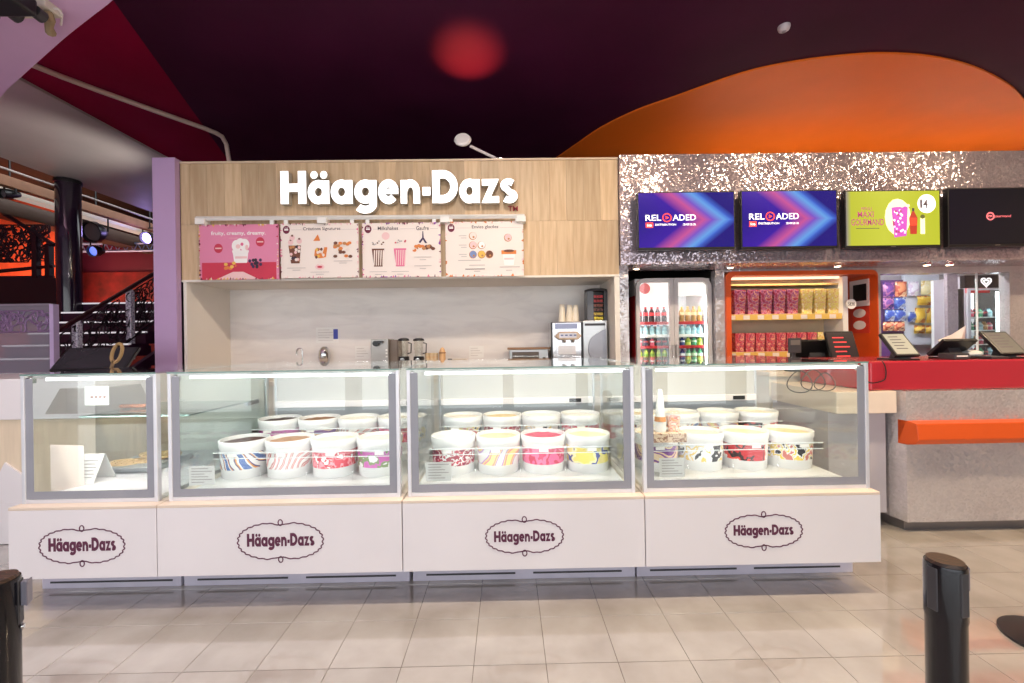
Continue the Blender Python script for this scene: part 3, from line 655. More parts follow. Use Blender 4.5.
ICEW = [['dark chocolate','caramel brown','pale cream','ivory'], ['white','beige','raspberry','pale yellow'], ['tan','cream','vanilla','golden beige']]
ICEBW = [['dark brown','toffee brown','cream','ivory'], ['off white','light caramel','white','pale'], ['honey','cream','ivory','pale vanilla']]
CASEW = ['the case by the pastries', 'the middle case', 'the right end case']; POS = ['first from left','second from left','third from left','fourth from left']
def rp(r0, prof): return [(r, z) for r, z in prof]
cup_me = rim_me = band_me = None
def tub(x, y, z, bm, icec, icew, label, k):
    global cup_me, rim_me, band_me
    h = .225
    t = thing('ice_cream_tub', label, 'ice cream tub', (x, y, z), 'ice cream tubs in the glass cases')
    t.rotation_euler = (0, 0, random.uniform(0, 6.28))
    def part(name, me, fn, m, mslot=True):
        if me is None: o = fn().build(name, m, t, smooth=True, origin=Vector((0,0,0))); o.location = (0,0,0); return o
        o = bpy.data.objects.new(name, me); COL.objects.link(o); o.parent = t; return o
    o = part('cup', cup_me, lambda: MB().lathe([(0,0),(.122,0),(.124,.004),(.1335,h-.03),(.129,h-.03),(.118,.012),(0,.012)], n=36), CUPW); cup_me = o.data
    o = part('rim', rim_me, lambda: MB().lathe([(.1335,h-.034),(.1375,h-.034),(.1385,h-.004),(.136,h),(.131,h),(.1295,h-.004),(.1295,h-.034)], n=36), CUPW); rim_me = o.data
    f = lambda q: .124+(.1335-.124)*q/(h-.03)
    bmsh = MB().lathe([(f(.06)+.0003,.06),(f(.06)+.0012,.06),(f(.155)+.0012,.155),(f(.155)+.0003,.155)], n=36)
    bmsh.f = bmsh.f[:-2]; bmsh.fm = bmsh.fm[:-2]
    o = bmsh.build('printed_band', bm, t, smooth=True, origin=Vector((0,0,0))); o.location = (0,0,0)
    ic = MB(); rnd = random.Random(k)
    n = 24; rings = (.0,.03,.06,.09,.113,.1285); V = []; F = []
    for q, r in enumerate(rings):
        for j in range(n):
            a = 2*math.pi*j/n; V.append((r*math.cos(a), r*math.sin(a), h-.026+(.010*rnd.random() if 0 < q < 5 else .003)))
    for q in range(len(rings)-1):
        for j in range(n): F.append((q*n+j, q*n+(j+1) % n, (q+1)*n+(j+1) % n, (q+1)*n+j))
    o = ic.add(V, F).build('ice_cream', M('ice_%d_%d_%d' % icec, icec, .6, noise=(25,.12), bump=(60,.4)), t, smooth=True, origin=Vector((0,0,0)), label=icew+' ice cream'); o.location = (0,0,0)
    return t
FRONT = [(-1.635,-1.357,-1.079,-.801), (-.345,-.067,.212,.489), (.915,1.193,1.471,1.749)]
for q in range(3):
    for k in range(4):
        i = q*4+k; x = FRONT[q][k]
        tub(x, 2.65, .543, band(i, *BANDS[i]), ICE[q][k], ICEW[q][k], 'front row tub with %s in %s' % (WORDS[i], CASEW[q]), i)
        j = (i*5+3) % 12
        gx0, gx1 = CASES[q+1]['x']; cx = (FRONT[q][0]+FRONT[q][3])/2
        tub(cx+(k-1.5)*.277+.02, 3.02, .602, band(j, *BANDS[j]), ICEB[q][k], ICEBW[q][k], 'back tub of %s ice cream, %s in %s' % (ICEBW[q][k], POS[k], CASEW[q]), 40+i)
# ---- sampling things in the right end case
x0, x1 = CASES[3]['x']
sb = thing('cone_tray', 'tan printed cone tray on legs inside the right end case', 'tray', (x0+.17, 2.42, LEDGE+.012))
TAN = pattern_mat('tan_print', ((206,178,150),(212,186,160),(150,110,90),(210,184,156)), 'noise', 30)
zt = PZ(676,433,2.4)
MB().box(x0+.075, x0+.30, 2.39, 2.5, zt-.052, zt).build('tray_front', TAN, sb, bev=.003)
for sx in (x0+.09, x0+.28): MB().box(sx, sx+.01, 2.42, 2.47, LEDGE+.012, zt-.052).build('leg', ACRYL, sb)
dc = thing('dome_cup', 'clear dome lid cup with pink and orange scoops on the cone tray', 'cup', (PX(673,2.45), 2.45, zt))
MB().lathe([(.028,0),(.038,.085),(.036,.085),(.026,.003),(0,.003)], dc.location.x, 2.45, 20, zt).build('cup', pattern_mat('cup_print', ((240,170,110),(244,220,200),(230,110,90),(246,236,220)), 'noise', 40), dc, smooth=True)
MB().lathe([(.04,0),(.04,.006),(.037,.02),(.028,.035),(.012,.044),(0,.045)], dc.location.x, 2.45, 20, zt+.085).build('dome_lid', ACRYL, dc, smooth=True)
wc = thing('stacked_cones', 'white paper sleeve of wafer cones on the cone tray', 'cones', (PX(659,2.45)+.005, 2.45, zt))
MB().lathe([(.03,0),(.034,.03),(.014,.24),(0,.245)], wc.location.x, 2.45, 18, zt).build('paper_sleeve', PAPER, wc, smooth=True)
MB().lathe([(.0335,.06),(.0325,.062),(.0305,.085),(.0295,.087)], wc.location.x, 2.45, 18, zt).build('printed_ring', PR['caramel'], wc, smooth=True)
# cable seen through the right end case (hangs under the top glass)
cb = MB()
for k, (px_, py_, r) in enumerate(((813,380,.08),(826,382,.07),(802,382,.085))):
    c_ = P(px_, py_, 2.9); cb.tube([(c_.x+r*math.cos(a/20*2*math.pi), 2.9+.02*math.sin(a/20*4*math.pi)+.012*k, c_.z+r*.9*math.sin(a/20*2*math.pi)) for a in range(20)], .0035, 6, True)
tag(cb.build('coiled_cable', DARK), 'thin dark coiled cable hanging inside the right end case', 'cable')
# ---- pastry case interior
gx0, gx1 = CASES[0]['x']; t = CASES[0]['o']
MB().box(gx0+.02, gx1-.02, YG+.02, YR-.02, LEDGE, LEDGE+.02).build('deck', WHITE, t)
MB().box(gx0+.02, gx1-.02, YR-.03, YR-.01, LEDGE+.02, GT-.035).build('sliding_door', M('case_door_ivory', (224,218,208), .4), t)
zs = PZ(90,413,2.62)
MB().box(gx0+.03, gx1-.03, 2.5, 3.1, zs-.008, zs).build('glass_shelf', glass_mat('shelf_glass', (214,232,228)), t)
MB().box(gx0+.03, gx1-.03, 2.499, 2.4999, zs-.009, zs+.001).build('shelf_edge', M('shelf_edge_green', (170,196,190), .2), t)
for sx in (gx0+.06, gx1-.08): MB().box(sx, sx+.02, 3.1, 3.24, zs-.04, zs-.008).build('shelf_bracket', ALU, t)
def single(name, b, m, label, cat, group=None, org=None, smooth=False, bev=0):
    if org is not None: b.v = [tuple(Vector(v)+Vector(org)) for v in b.v]
    o = b.build(name, m, origin=Vector(org) if org is not None else None, smooth=smooth, bev=bev); return tag(o, label, cat, group)
sg1 = thing('folded_sign', 'white printed folded price sign standing on the pastry case floor', 'sign', (PX(86,2.5), 2.5, LEDGE+.02))
xa, xb = PX(75,2.5), PX(97,2.5); z1 = PZ(86,455,2.5)
MB().prism([(xa,2.47,LEDGE+.021),(xb,2.47,LEDGE+.021),(xb+.012,2.53,z1),(xa+.012,2.53,z1)], [(xa,2.472,LEDGE+.021),(xb,2.472,LEDGE+.021),(xb+.012,2.532,z1),(xa+.012,2.532,z1)]).build('front_sheet', PAPER, sg1)
MB().prism([(xa+.012,2.532,z1),(xb+.012,2.532,z1),(xb+.012,2.6,LEDGE+.021),(xa+.012,2.6,LEDGE+.021)], [(xa+.012,2.534,z1),(xb+.012,2.534,z1),(xb+.012,2.602,LEDGE+.021),(xa+.012,2.602,LEDGE+.021)]).build('rear_sheet', PAPER, sg1)
b = MB()
for k in range(6):
    f = .2+.11*k; yy = 2.47+.06*f-.0006; zz = LEDGE+.021+(z1-LEDGE-.021)*f
    b.quad((xa+.02,yy,zz),(xb-.02+.01*(k % 2),yy,zz),(xb-.02+.01*(k % 2),yy,zz+.005),(xa+.02,yy,zz+.005))
b.build('printed_lines', PR['grey'], sg1)
# leaning menu card and flat sheet
xa, xb = gx0+.03, gx0+.09
single('menu_card', MB().prism([(xa,2.34,LEDGE+.02),(xb,2.46,LEDGE+.02),(xb,2.46,PZ(60,446,2.46)),(xa,2.34,PZ(50,444,2.36))], [(xa,2.343,LEDGE+.02),(xb,2.463,LEDGE+.02),(xb,2.463,PZ(60,446,2.46)),(xa,2.343,PZ(50,444,2.36))]), PR['cream'], 'cream menu card standing upright at the left inside the pastry case', 'card')
single('loose_sheet', MB().box(gx0+.1, gx0+.38, 2.33, 2.44, LEDGE+.02, LEDGE+.022), PAPER, 'white sheet lying flat at the front of the pastry case', 'paper')
# waffle tray
gx1_ = gx1; gx1 = -2.19
tr = thing('waffle_tray', 'grey oval tray with waffles standing in the pastry case', 'tray', (gx1-.2, 2.85, LEDGE+.02))
MB().box(gx1-.33, gx1-.03, 2.68, 3.02, LEDGE+.02, LEDGE+.055).build('riser', DKIN, tr, bev=.01)
MB().box(gx1-.36, gx1-.025, 2.64, 3.06, LEDGE+.055, LEDGE+.063).build('tray_plate', M('tray_grey', (170,172,176), .3, .3), tr, bev=.004)
WAF = M('waffle_golden', (214,176,124), .6, noise=(30,.2), bump=(80,.6))
def waffle(x, y, z, rz, tilt, label, group):
    o = MB()
    o.pxy([(.085*math.cos(2*math.pi*k/20)*(1+.06*math.sin(5*k)), .07*math.sin(2*math.pi*k/20)) for k in range(20)], 0, .012)
    for k in (-2,-1,0,1,2):
        hw = .066*math.sqrt(max(0,1-(k*.028/.085)**2)); o.box(k*.028-.003, k*.028+.003, -hw, hw, .012, .017)
        hx = .08*math.sqrt(max(0,1-(k*.024/.07)**2)); o.box(-hx, hx, k*.024-.003, k*.024+.003, .012, .0175)
    ob = o.build('waffle', WAF, bev=0); ob.location = (x, y, z); ob.rotation_euler = (tilt, .05, rz); return tag(ob, label, 'waffle', group)
for k, (dx, dy, dz, rz, lb) in enumerate(((-.26,.1,.064,.3,'flat waffle at the left front of the grey tray'),(-.16,.16,.064,1.2,'waffle in the middle of the grey tray, bottom of the pile'),(-.1,.22,.083,.6,'waffle lying across the others at the right of the tray'),(-.19,.22,.083,2.1,'topmost waffle of the pile on the grey tray'))):
    waffle(gx1+dx, 2.64+dy, LEDGE+dz, rz, .03*k, lb, 'waffles on the tray')
gx1 = gx1_
# shelf goods: clear cake box with label, small pastries
bx = thing('pastry_box', 'clear lidded pastry box with a printed label on the glass shelf', 'box', (PX(95,2.75), 2.75, zs))
xa, xb = PX(62,2.7), PX(118,2.7)
MB().prism([(xa,2.6,zs),(xb,2.6,zs),(xb,2.95,zs),(xa,2.95,zs)], [(xa+.05,2.64,zs+.15),(xb-.03,2.64,zs+.15),(xb-.03,2.9,zs+.15),(xa+.05,2.9,zs+.15)]).build('clear_cover', glass_mat('cover_plastic', (236,234,230)), bx)
lb = MB().box(PX(86,2.6), PX(110,2.6), 2.592, 2.594, PZ(98,405,2.6), PZ(98,386,2.6)).build('label_card', PAPER, bx)
b = MB()
for k in range(4): b.disc(PX(92+4.2*k,2.59), PZ(98,397,2.59), .008, 2.588, 2.5915, 10)
b.build('printed_pictures', PR['brown'], lb)
for k in range(5):
    px_ = 123+5*k; single('small_pastry', MB().blob((0,0,.014), .024, .022, .014), M('pastry_brown', (176,110,76), .6, noise=(30,.3)), 'small brown pastry on the glass shelf, %s of the row beside the clear box' % ('leftmost','second','middle','fourth','rightmost')[k], 'pastry', 'pastries on the shelf', (PX(px_,2.8), 2.8, zs), smooth=True)
# ================================================================== SILVER BAR ON THE RIGHT
YU, YL = 4.15, 4.55
ux0 = PX(620,YU,200); UT = (PZ(620,154.5,YU)+PZ(1000,151,YU))/2; UB = (PZ(760,262.5,YU)+PZ(960,260.5,YU))/2
su = struct(MB().box(ux0, 7.9, YU, YL+.1, UB, UT), 'wall_bar_upper', SILVER)
lz = UB
fxa, fxb = PX(629,YL,320), PX(716,YL,320); ftop = PZ(670,266.5,YL)
oxa, oxb = PX(725,YL,320), PX(876.5,YL,330); otop = PZ(800,271,YL)
wxa, wxb = PX(881,YL,320), PX(1010,YL,320); wtop = PZ(945,273,YL)
wb = MB()
wb.box(fx1, fxa, YL, YL+.1, 0, lz); wb.box(fxa, fxb, YL, YL+.1, ftop, lz); wb.box(fxb, oxa, YL, YL+.1, 0, lz)
wb.box(oxa, oxb, YL, YL+.1, otop, lz); wb.box(oxb, wxa, YL, YL+.1, 0, lz); wb.box(wxa, wxb, YL, YL+.1, wtop, lz); wb.box(wxb, 7.9, YL, YL+.1, 0, lz)
wb.box(wxa, wxb, YL, YL+.1, 0, 1.0); wb.box(oxa, oxb, YL, YL+.1, 0, .95)
struct(wb, 'wall_bar_lower', SILVER2)
# soffit spots
for px in (640, 735, 842, 930, 952):
    c = PonZ(px, 266-(px-640)*.008, UB); c.y = 4.36
    d = thing('soffit_spot', 'small round recessed spot under the silver soffit, above %s' % {640:'the drinks fridge',735:'the left end of the snack niche',842:'the right end of the snack niche',930:'the chip bags',952:'the freezer'}[px], 'spotlight', (c.x, c.y, UB-.012), 'soffit spots')
    MB().lathe([(0,0),(.035,0),(.04,.012),(0,.012)], c.x, c.y, 16, UB-.012).build('bezel', CHROME, d)
    MB().lathe([(0,-.002),(.026,-.002),(.026,0),(0,0)], c.x, c.y, 16, UB-.012).build('diffuser', WARM, d)
# ---- televisions
TY = 4.03
def screen_mat(name, kind):
    m, nt, b = nodes_mat(name); L = nt.links
    b.inputs['Roughness'].default_value = .15; b.inputs['Base Color'].default_value = (.01,.01,.012,1)
    tc = nt.nodes.new('ShaderNodeTexCoord'); sp = nt.nodes.new('ShaderNodeSeparateXYZ'); L.new(tc.outputs['Generated'], sp.inputs[0])
    def mth(op, a, bb=None):
        n = nt.nodes.new('ShaderNodeMath'); n.operation = op; n.use_clamp = False
        for i, q in enumerate((a, bb)):
            if q is None: continue
            if isinstance(q, (int, float)): n.inputs[i].default_value = q
            else: L.new(q, n.inputs[i])
        return n.outputs[0]
    u, v = sp.outputs['X'], sp.outputs['Z']
    av = mth('ABSOLUTE', mth('SUBTRACT', v, .5)); q = mth('ADD', u, mth('MULTIPLY', av, .72))   # chevron coordinate
    r = nt.nodes.new('ShaderNodeValToRGB'); L.new(q, r.inputs[0]); e = r.color_ramp.elements
    stops = [(0,(40,20,140)),(.5,(64,26,168)),(.68,(210,90,160)),(.78,(130,90,206)),(.9,(110,170,240)),(.98,(70,110,220))]
    if kind == 'yellow': stops = [(0,(160,150,140)),(.05,(206,208,60)),(.4,(218,220,70)),(1,(206,210,50))]
    if kind == 'dark': stops = [(0,(16,6,24)),(1,(10,6,16))]
    while len(e) < len(stops): e.new(.5)
    for i, (p, c) in enumerate(stops): e[i].position = p; e[i].color = (*lin(c), 1)
    if kind == 'arrow':
        r2 = nt.nodes.new('ShaderNodeValToRGB'); L.new(q, r2.inputs[0]); r2.color_ramp.elements[0].position = .98; r2.color_ramp.elements[1].position = 1.06
        dk = nt.nodes.new('ShaderNodeMixRGB'); dk.inputs[2].default_value = (*lin((34,20,130)), 1)
        mr = nt.nodes.new('ShaderNodeMapRange'); mr.inputs[1].default_value = .96; mr.inputs[2].default_value = 1.06; L.new(q, mr.inputs[0])
        L.new(mr.outputs[0], dk.inputs[0]); L.new(r.outputs[0], dk.inputs[1]); L.new(dk.outputs[0], b.inputs['Emission Color'])
    elif kind == 'yellow':
        L.new(u, r.inputs[0]); L.new(r.outputs[0], b.inputs['Emission Color'])
    else: L.new(r.outputs[0], b.inputs['Emission Color'])
    b.inputs['Emission Strength'].default_value = .92; b.inputs['Specular IOR Level'].default_value = .15 if kind == 'dark' else .4; return m
EM = {k: M('screen_'+k, v, .4, emit=.8) for k, v in dict(white=(250,248,252), red=(226,60,60), pink=(240,120,130), green=(80,84,40), purple=(170,70,170), lav=(220,190,230), mag=(150,60,100), paley=(236,238,190), cola=(150,40,30), colar=(210,60,40), dark=(60,50,60)).items()}
EK = list(EM)
def tv(px0, px1, py0, py1, label, kind):
    m = (px0+px1)/2; mm = (py0+py1)/2; x0, x1 = PX(px0,TY,mm), PX(px1,TY,mm); z0, z1 = PZ(m,py1,TY), PZ(m,py0,TY)
    t = thing('television', label, 'television', ((x0+x1)/2, TY, z0), 'wall televisions over the bar')
    MB().box(x0, x1, TY, TY+.05, z0, z1).build('housing', BLACK, t, bev=.004)
    MB().box(x0+.2, x1-.2, TY+.05, YU+.001, z0+.12, z1-.1).build('wall_mount', DARK, t)
    sc = MB().box(x0+.012, x1-.012, TY-.003, TY, z0+.022, z1-.012).build('screen', screen_mat('screen_%s_%d' % (kind, px0), kind), t)
    MB().box((x0+x1)/2-.025, (x0+x1)/2+.025, TY-.003, TY, z0+.005, z0+.013).build('maker_badge', CHROME, t)
    a = Art(x0+.012, x1-.012, z0+.022, z1-.012, TY-.004)
    a.col = lambda c: (a.b.mat(EK.index(c)), a)[1]
    return t, a, sc
for i, (p0, p1, q0, q1) in enumerate(((637.5,735,191.5,249.5),(741,837.5,190,248.5))):
    t, a, sc = tv(p0, p1, q0, q1, ('leftmost','second from left')[i]+' wall television with a purple and blue arrow picture', 'arrow')
    a.col('white').text('REL', .07,.235,.49,.6,.012).text('ADED', .355,.6,.49,.6,.012)
    a.col('red'); a.b.ring([(a.X(.295+.05*math.cos(k*.3142)), a.Z(.545+.085*math.sin(k*.3142))) for k in range(20)], [(a.X(.295+.037*math.cos(k*.3142)), a.Z(.545+.062*math.sin(k*.3142))) for k in range(20)], a.y-.001, a.y)
    a.poly([(.28,.51),(.28,.58),(.32,.545)]); a.rect(.07,.15,.36,.46)
    a.col('white').text('ice', .085,.135,.385,.435,.03).text('DISTRIBUTION', .17,.39,.4,.435,.02).text('2022', .46,.6,.4,.435,.02)
    a.done(sc, 'screen_picture', [EM[k] for k in EK], 'stuff')
t, a, sc = tv(845, 940.5, 190, 247.5, 'wall television with a yellow popcorn menu picture', 'yellow')
a.col('mag').text('MENU', .16,.27,.65,.71,.0).text('MAXI', .12,.29,.52,.63,.01).text('GOURMAND', .05,.4,.37,.49,.01); a.col('dark').rect(.1,.35,.31,.32)
a.col('paley').oval(.55,.52,.14,.34); a.col('purple').poly([(.51,.14),(.64,.17),(.66,.72),(.48,.7)])
rnd = random.Random(9)
for k in range(26): a.col(('lav','white','mag')[k % 3]).oval(.5+rnd.random()*.14, .2+rnd.random()*.48, .012, .022, 7)
for k in range(10): a.col('paley').oval(.49+.17*rnd.random(), .72+.06*rnd.random(), .02, .03, 7)
a.col('cola').poly([(.68,.2),(.75,.2),(.76,.5),(.725,.62),(.705,.62),(.67,.5)]); a.col('colar').rect(.68,.752,.36,.5); a.col('dark').rect(.703,.727,.62,.68)
a.col('paley').poly([(.79,.2),(.84,.2),(.84,.5),(.79,.5)]); a.col('green').oval(.815,.52,.025,.04)
a.col('white').oval(.86,.76,.1,.175); a.col('dark').text('1', .79,.812,.68,.84,.02).text('4', .822,.872,.68,.84,.015).text('€70', .878,.93,.77,.84,.0)
a.done(sc, 'screen_picture', [EM[k] for k in EK], 'stuff')
t, a, sc = tv(948, 1046, 187.5, 246, 'dark wall television with a small pink logo, at the right edge', 'dark')
a.col('pink'); a.b.ring([(a.X(.425+.042*math.cos(k*.3142)), a.Z(.5+.075*math.sin(k*.3142))) for k in range(20)], [(a.X(.425+.03*math.cos(k*.3142)), a.Z(.5+.052*math.sin(k*.3142))) for k in range(20)], a.y-.001, a.y)
a.text('m', .405,.445,.485,.52,.03).text('gourmand', .46,.64,.465,.525,.0); a.done(sc, 'screen_picture', [EM[k] for k in EK], 'stuff')
# ---- drinks fridge in its alcove
al = MB().box(fxa-.14, fxb+.05, 5.55, 5.6, 0, ftop+.05).box(fxa-.19, fxa-.14, YL+.1, 5.6, 0, ftop+.05).box(fxb, fxb+.05, YL+.1, 5.6, 0, ftop+.05).box(fxa-.14, fxb, YL+.1, 5.55, ftop, ftop+.05)
struct(al, 'wall_alcove', M('alcove_dark_brown', (52,46,38), .6))
YD = 4.61
dx0, dx1 = PX(636.5,YD,320), PX(712,YD,320); dt = PZ(672,278,YD)
fr = thing('drinks_fridge', 'double glass door drinks fridge full of bottles in a dark alcove', 'fridge', ((dx0+dx1)/2, 5.1, 0))
FG = M('fridge_grey', (196,190,190), .35); FR = M('fridge_red_side', (176,26,34), .4); FW = M('fridge_white_liner', (236,238,240), .4)
MB().box(dx0, dx0+.02, YD+.05, YD+.67, .1, dt-.18).build('side_panel', FR, fr, label='red side panel'); MB().box(dx0, dx0+.02, YD+.05, YD+.67, dt-.18, dt).build('side_panel', FG, fr)
MB().box(dx1-.02, dx1, YD+.05, YD+.67, .1, dt).build('side_panel', FG, fr); MB().box(dx0+.02, dx1-.02, YD+.62, YD+.67, .1, dt).build('rear_panel', FW, fr)
MB().box(dx0+.02, dx1-.02, YD+.05, YD+.62, dt-.03, dt).build('top_panel', FG, fr); MB().box(dx0, dx1, YD+.05, YD+.67, .02, .1).build('base', DARK, fr)
for sx in (dx0+.024, dx1-.044): MB().box(sx, sx+.02, YD+.055, YD+.075, .3, dt-.2).build('lamp_strip', M('fridge_led', (255,255,255), .5, emit=16), fr)
hd = MB().box(dx0+.03, dx1-.03, YD+.06, YD+.075, dt-.19, dt-.04).build('header_light', M('fridge_header', (250,240,236), .5, emit=.75), fr)
hb = MB().disc(dx0+.115, dt-.105, .06, YD+.057, YD+.06, 24); hb.build('header_emblem', M('header_pink', (232,120,120), .5, emit=.5), hd)
mid = (dx0+dx1)/2
for k, (a0, a1) in enumerate(((dx0, mid-.002), (mid+.002, dx1))):
    dr = MB(); r = .075
    co = (0,0,0,1) if k == 0 else (0,0,1,0)
    def loop(x0, x1, z0, z1, r):
        pts = [(x0,z0),(x1,z0)]
        if k == 1: pts += arc(x1-r, z1-r, r, r, 0, 90, 6)
        else: pts += [(x1,z1-r+.0001*j) for j in range(6)]+[(x1,z1)]
        if k == 0: pts += arc(x0+r, z1-r, r, r, 90, 180, 6)
        else: pts += [(x0,z1-.0001*j) for j in range(7)]
        return pts
    d = dr.ring(loop(a0,a1,.12,dt,.1), loop(a0+(.04 if k == 0 else .045),a1-(.045 if k == 0 else .04),.2,dt-.045,.05), YD, YD+.045).build('door', FG, fr)
    MB().box(a0+.04, a1-.04, YD+.02, YD+.024, .19, dt-.04).build('pane', GLASS, d)
    hx = a1-.03 if k == 0 else a0+.005
    MB().box(hx, hx+.025, YD-.03, YD-.005, 1.0, 1.28).box(hx, hx+.025, YD-.006, YD, 1.0, 1.03).box(hx, hx+.025, YD-.006, YD, 1.25, 1.28).build('handle', M('handle_grey', (168,162,160), .3, .4), d, bev=.003)
def box_light(parent, name, loc, sx, sy, en, rot, colr=(1,1,1)):
    l = bpy.data.lights.new(name, 'AREA'); l.shape = 'RECTANGLE'; l.size = sx; l.size_y = sy; l.energy = en; l.color = colr
    o = bpy.data.objects.new(name, l); COL.objects.link(o); o.parent = parent; o.location = Vector(loc)-ORG[parent]; o.rotation_euler = rot
box_light(fr, 'fridge_fill', (mid, YD+.09, dt-.2), dx1-dx0-.12, .03, 5, (math.radians(35),0,0))  # extra fill light added to lift the fridge interior
# bottles
def bottle_mesh(name, body, label, cap, h=.2, r=.03, liquid=None):
    b = MB().mat(0).lathe([(0,0),(r*.92,0),(r,.01),(r,h*.32),(r*.9,h*.38),(r,h*.45)], n=12).mat(1).lathe([(r*1.02,h*.42),(r*1.02,h*.62)], n=12).mat(0).lathe([(r,h*.6),(r*.85,h*.72),(r*.42,h*.86),(r*.4,h*.92),(0,h*.92)], n=12).mat(2).lathe([(0,h*.91),(r*.5,h*.91),(r*.5,h),(0,h)], n=12)
    o = b.build('bottle', [M(name+'_body', body, .15), M(name+'_label', label, .4), M(name+'_cap', cap, .4)], smooth=True); me = o.data; bpy.data.objects.remove(o); return me
BT = dict(cola=bottle_mesh('cola', (44,16,16), (212,40,44), (200,40,40)), amber=bottle_mesh('amber', (150,110,60), (226,190,150), (190,150,90)), water=bottle_mesh('water', (186,222,230), (150,200,214), (80,140,170)),
          pink=bottle_mesh('pink', (206,90,110), (230,210,220), (60,60,120)), dark=bottle_mesh('dark', (40,34,60), (190,60,70), (40,40,60)), lime=bottle_mesh('lime', (190,206,90), (120,170,60), (60,120,50)), blue=bottle_mesh('blue', (50,70,130), (210,220,230), (40,60,110)), green=bottle_mesh('green', (70,150,110), (200,226,200), (40,110,80)))
SH = []
rows = [(PZ(672,322,YD+.17), 'cola','amber','top'), (PZ(672,334.5,YD+.17),'water','water','second'), (PZ(672,345.5,YD+.17),'dark','lime','third'), (PZ(672,361,YD+.17),'lime','green','lowest visible')]
for q, (z, l1, l2, wn) in enumerate(rows):
    s_ = MB().box(dx0+.03, dx1-.03, YD+.09, YD+.57, z-.012, z).build('shelf', FW, fr)
    MB().box(dx0+.03, dx1-.03, YD+.084, YD+.09, z-.03, z+.002).build('shelf_strip', FR if q in (0,2) else FW, s_)
    for side, (b0, b1, kd) in enumerate(((dx0+.075, mid-.06, l1), (mid+.075, dx1-.075, l2))):
        for k in range(5):
            kk = kd
            if q == 2: kk = ('pink','dark','pink','dark','dark')[k] if side == 0 else ('pink','blue','lime','green','lime')[k]
            if q == 3 and side == 1: kk = ('blue','blue','green','green','green')[k]
            hz = (rows[q-1][0]-z-.034) if q else .17; hz = min(hz, .17)
            o = bpy.data.objects.new('drink_bottle', BT[kk]); COL.objects.link(o); o.location = (b0+(b1-b0)*k/4, YD+.14, z); o.scale = (.98,.98,hz/.2)
            cn = dict(cola='dark cola', amber='amber', water='clear water', pink='pink', dark='dark red-labelled', lime='lime yellow', blue='dark blue', green='green')[kk]
            tag(o, '%s bottle, %s in its row, %s fridge shelf, %s door' % (cn, ('leftmost','second','middle','fourth','rightmost')[k], wn, ('left','right')[side]), 'bottle', '%s bottles, %s shelf, %s door' % (cn, wn, ('left','right')[side]))
# ---- orange snack niche
OY = 4.93
of = thing('snack_niche', 'orange framed snack niche with shelves set in the silver wall', 'shelf unit', ((oxa+oxb)/2, 4.7, .95))
fo = rrect(oxa, oxb, .951, otop, .07, 6, (0,0,1,1)); fi = rrect(oxa+.055, oxb-.01, .97, otop-.045, .05, 6, (0,0,1,1))
MB().ring(fo, fi, YL-.03, OY).build('orange_frame', ORANGE, of)
MB().box(oxa+.03, oxb+.0, OY, OY+.04, .951, otop).build('back_panel', M('niche_back_cream', (206,190,160), .5), of)
SX0, SX1 = oxa+.058, PX(841.5,4.66,300)
z1 = PZ(785,314.5,4.8); z2 = PZ(785,351,4.8); z3 = PZ(785,287,4.86)
SHM = M('shelf_white', (228,214,190), .4)
for z, nm in ((z1,'shelf'),(z2,'shelf')):
    s_ = MB().box(SX0, SX1, 4.66, OY-.001, z-.02, z).build('shelf', SHM, of)
    st = MB().box(SX0, SX1, 4.655, 4.66, z-.065, z-.002).build('price_strip', M('strip_yellow', (226,188,96), .5), s_)
    b = MB()
    for k in range(8): xx = SX0+.04+(SX1-SX0-.1)*k/7.5; b.box(xx, xx+.07, 4.652, 4.655, z-.058, z-.012)
    b.build('price_tags', M('tag_pale', (232,222,214), .5), st)
MB().box(SX0, SX1, 4.7, OY-.001, z3, z3+.02).build('shelf', M('shelf_wood', (206,170,110), .5), of)
MB().box(SX0, SX1, 4.89, OY-.001, z3+.02, otop-.09).build('light_panel', M('niche_light_panel', (240,226,206), .5), of)
MB().box(SX1, SX1+.055, 4.64, OY-.001, PZ(845,333,4.7), PZ(845,277,4.7)).build('white_post', PAPER, of)
MB().box(SX1+.056, SX1+.12, 4.76, OY-.001, .97, otop-.06).build('red_side', M('niche_red', (170,20,40), .5), of)
rs = MB().disc(SX1+.06, PZ(848,304,4.6), .055, 4.598, 4.604, 24).build('round_price_sign', PAPER, of); MB().text('5€90', SX1+.025, SX1+.095, PZ(848,306,4.6), PZ(848,302,4.6), 4.597, .02).build('printed_price', PR['dark'], rs)
xi = oxb-.0105
pa, pb = 4.62, 4.88
pbz0, pbz1 = PZ(862,306,4.7), PZ(862,279.5,4.7)
pn = MB().box(xi-.008, xi, pa, pb, pbz0, pbz1).build('price_board', PAPER, of); MB().box(xi-.0095, xi-.008, pa+.03, pb-.05, pbz0+.06, pbz1-.05).build('board_screen', BLACK, pn)
ps = MB().box(xi-.006, xi, pa, pb, PZ(862,333,4.7), pbz0-.005).build('poster', M('poster_red', (206,60,40), .5), of)
for zz in (PZ(862,313,4.7), PZ(862,325,4.7)): MB().pyz([(4.75+.085*math.cos(k*.3142), zz+.05*math.sin(k*.3142)) for k in range(20)], xi-.008, xi-.006).build('poster_picture', PAPER, ps)
l = bpy.data.lights.new('niche_lamp', 'AREA'); l.shape = 'RECTANGLE'; l.size = 1.1; l.size_y = .06; l.energy = 3.2; l.color = (1,.85,.6)
lo = bpy.data.objects.new('niche_lamp', l); COL.objects.link(lo); lo.parent = of; lo.location = Vector(((SX0+SX1)/2, 4.68, otop-.075))-ORG[of]
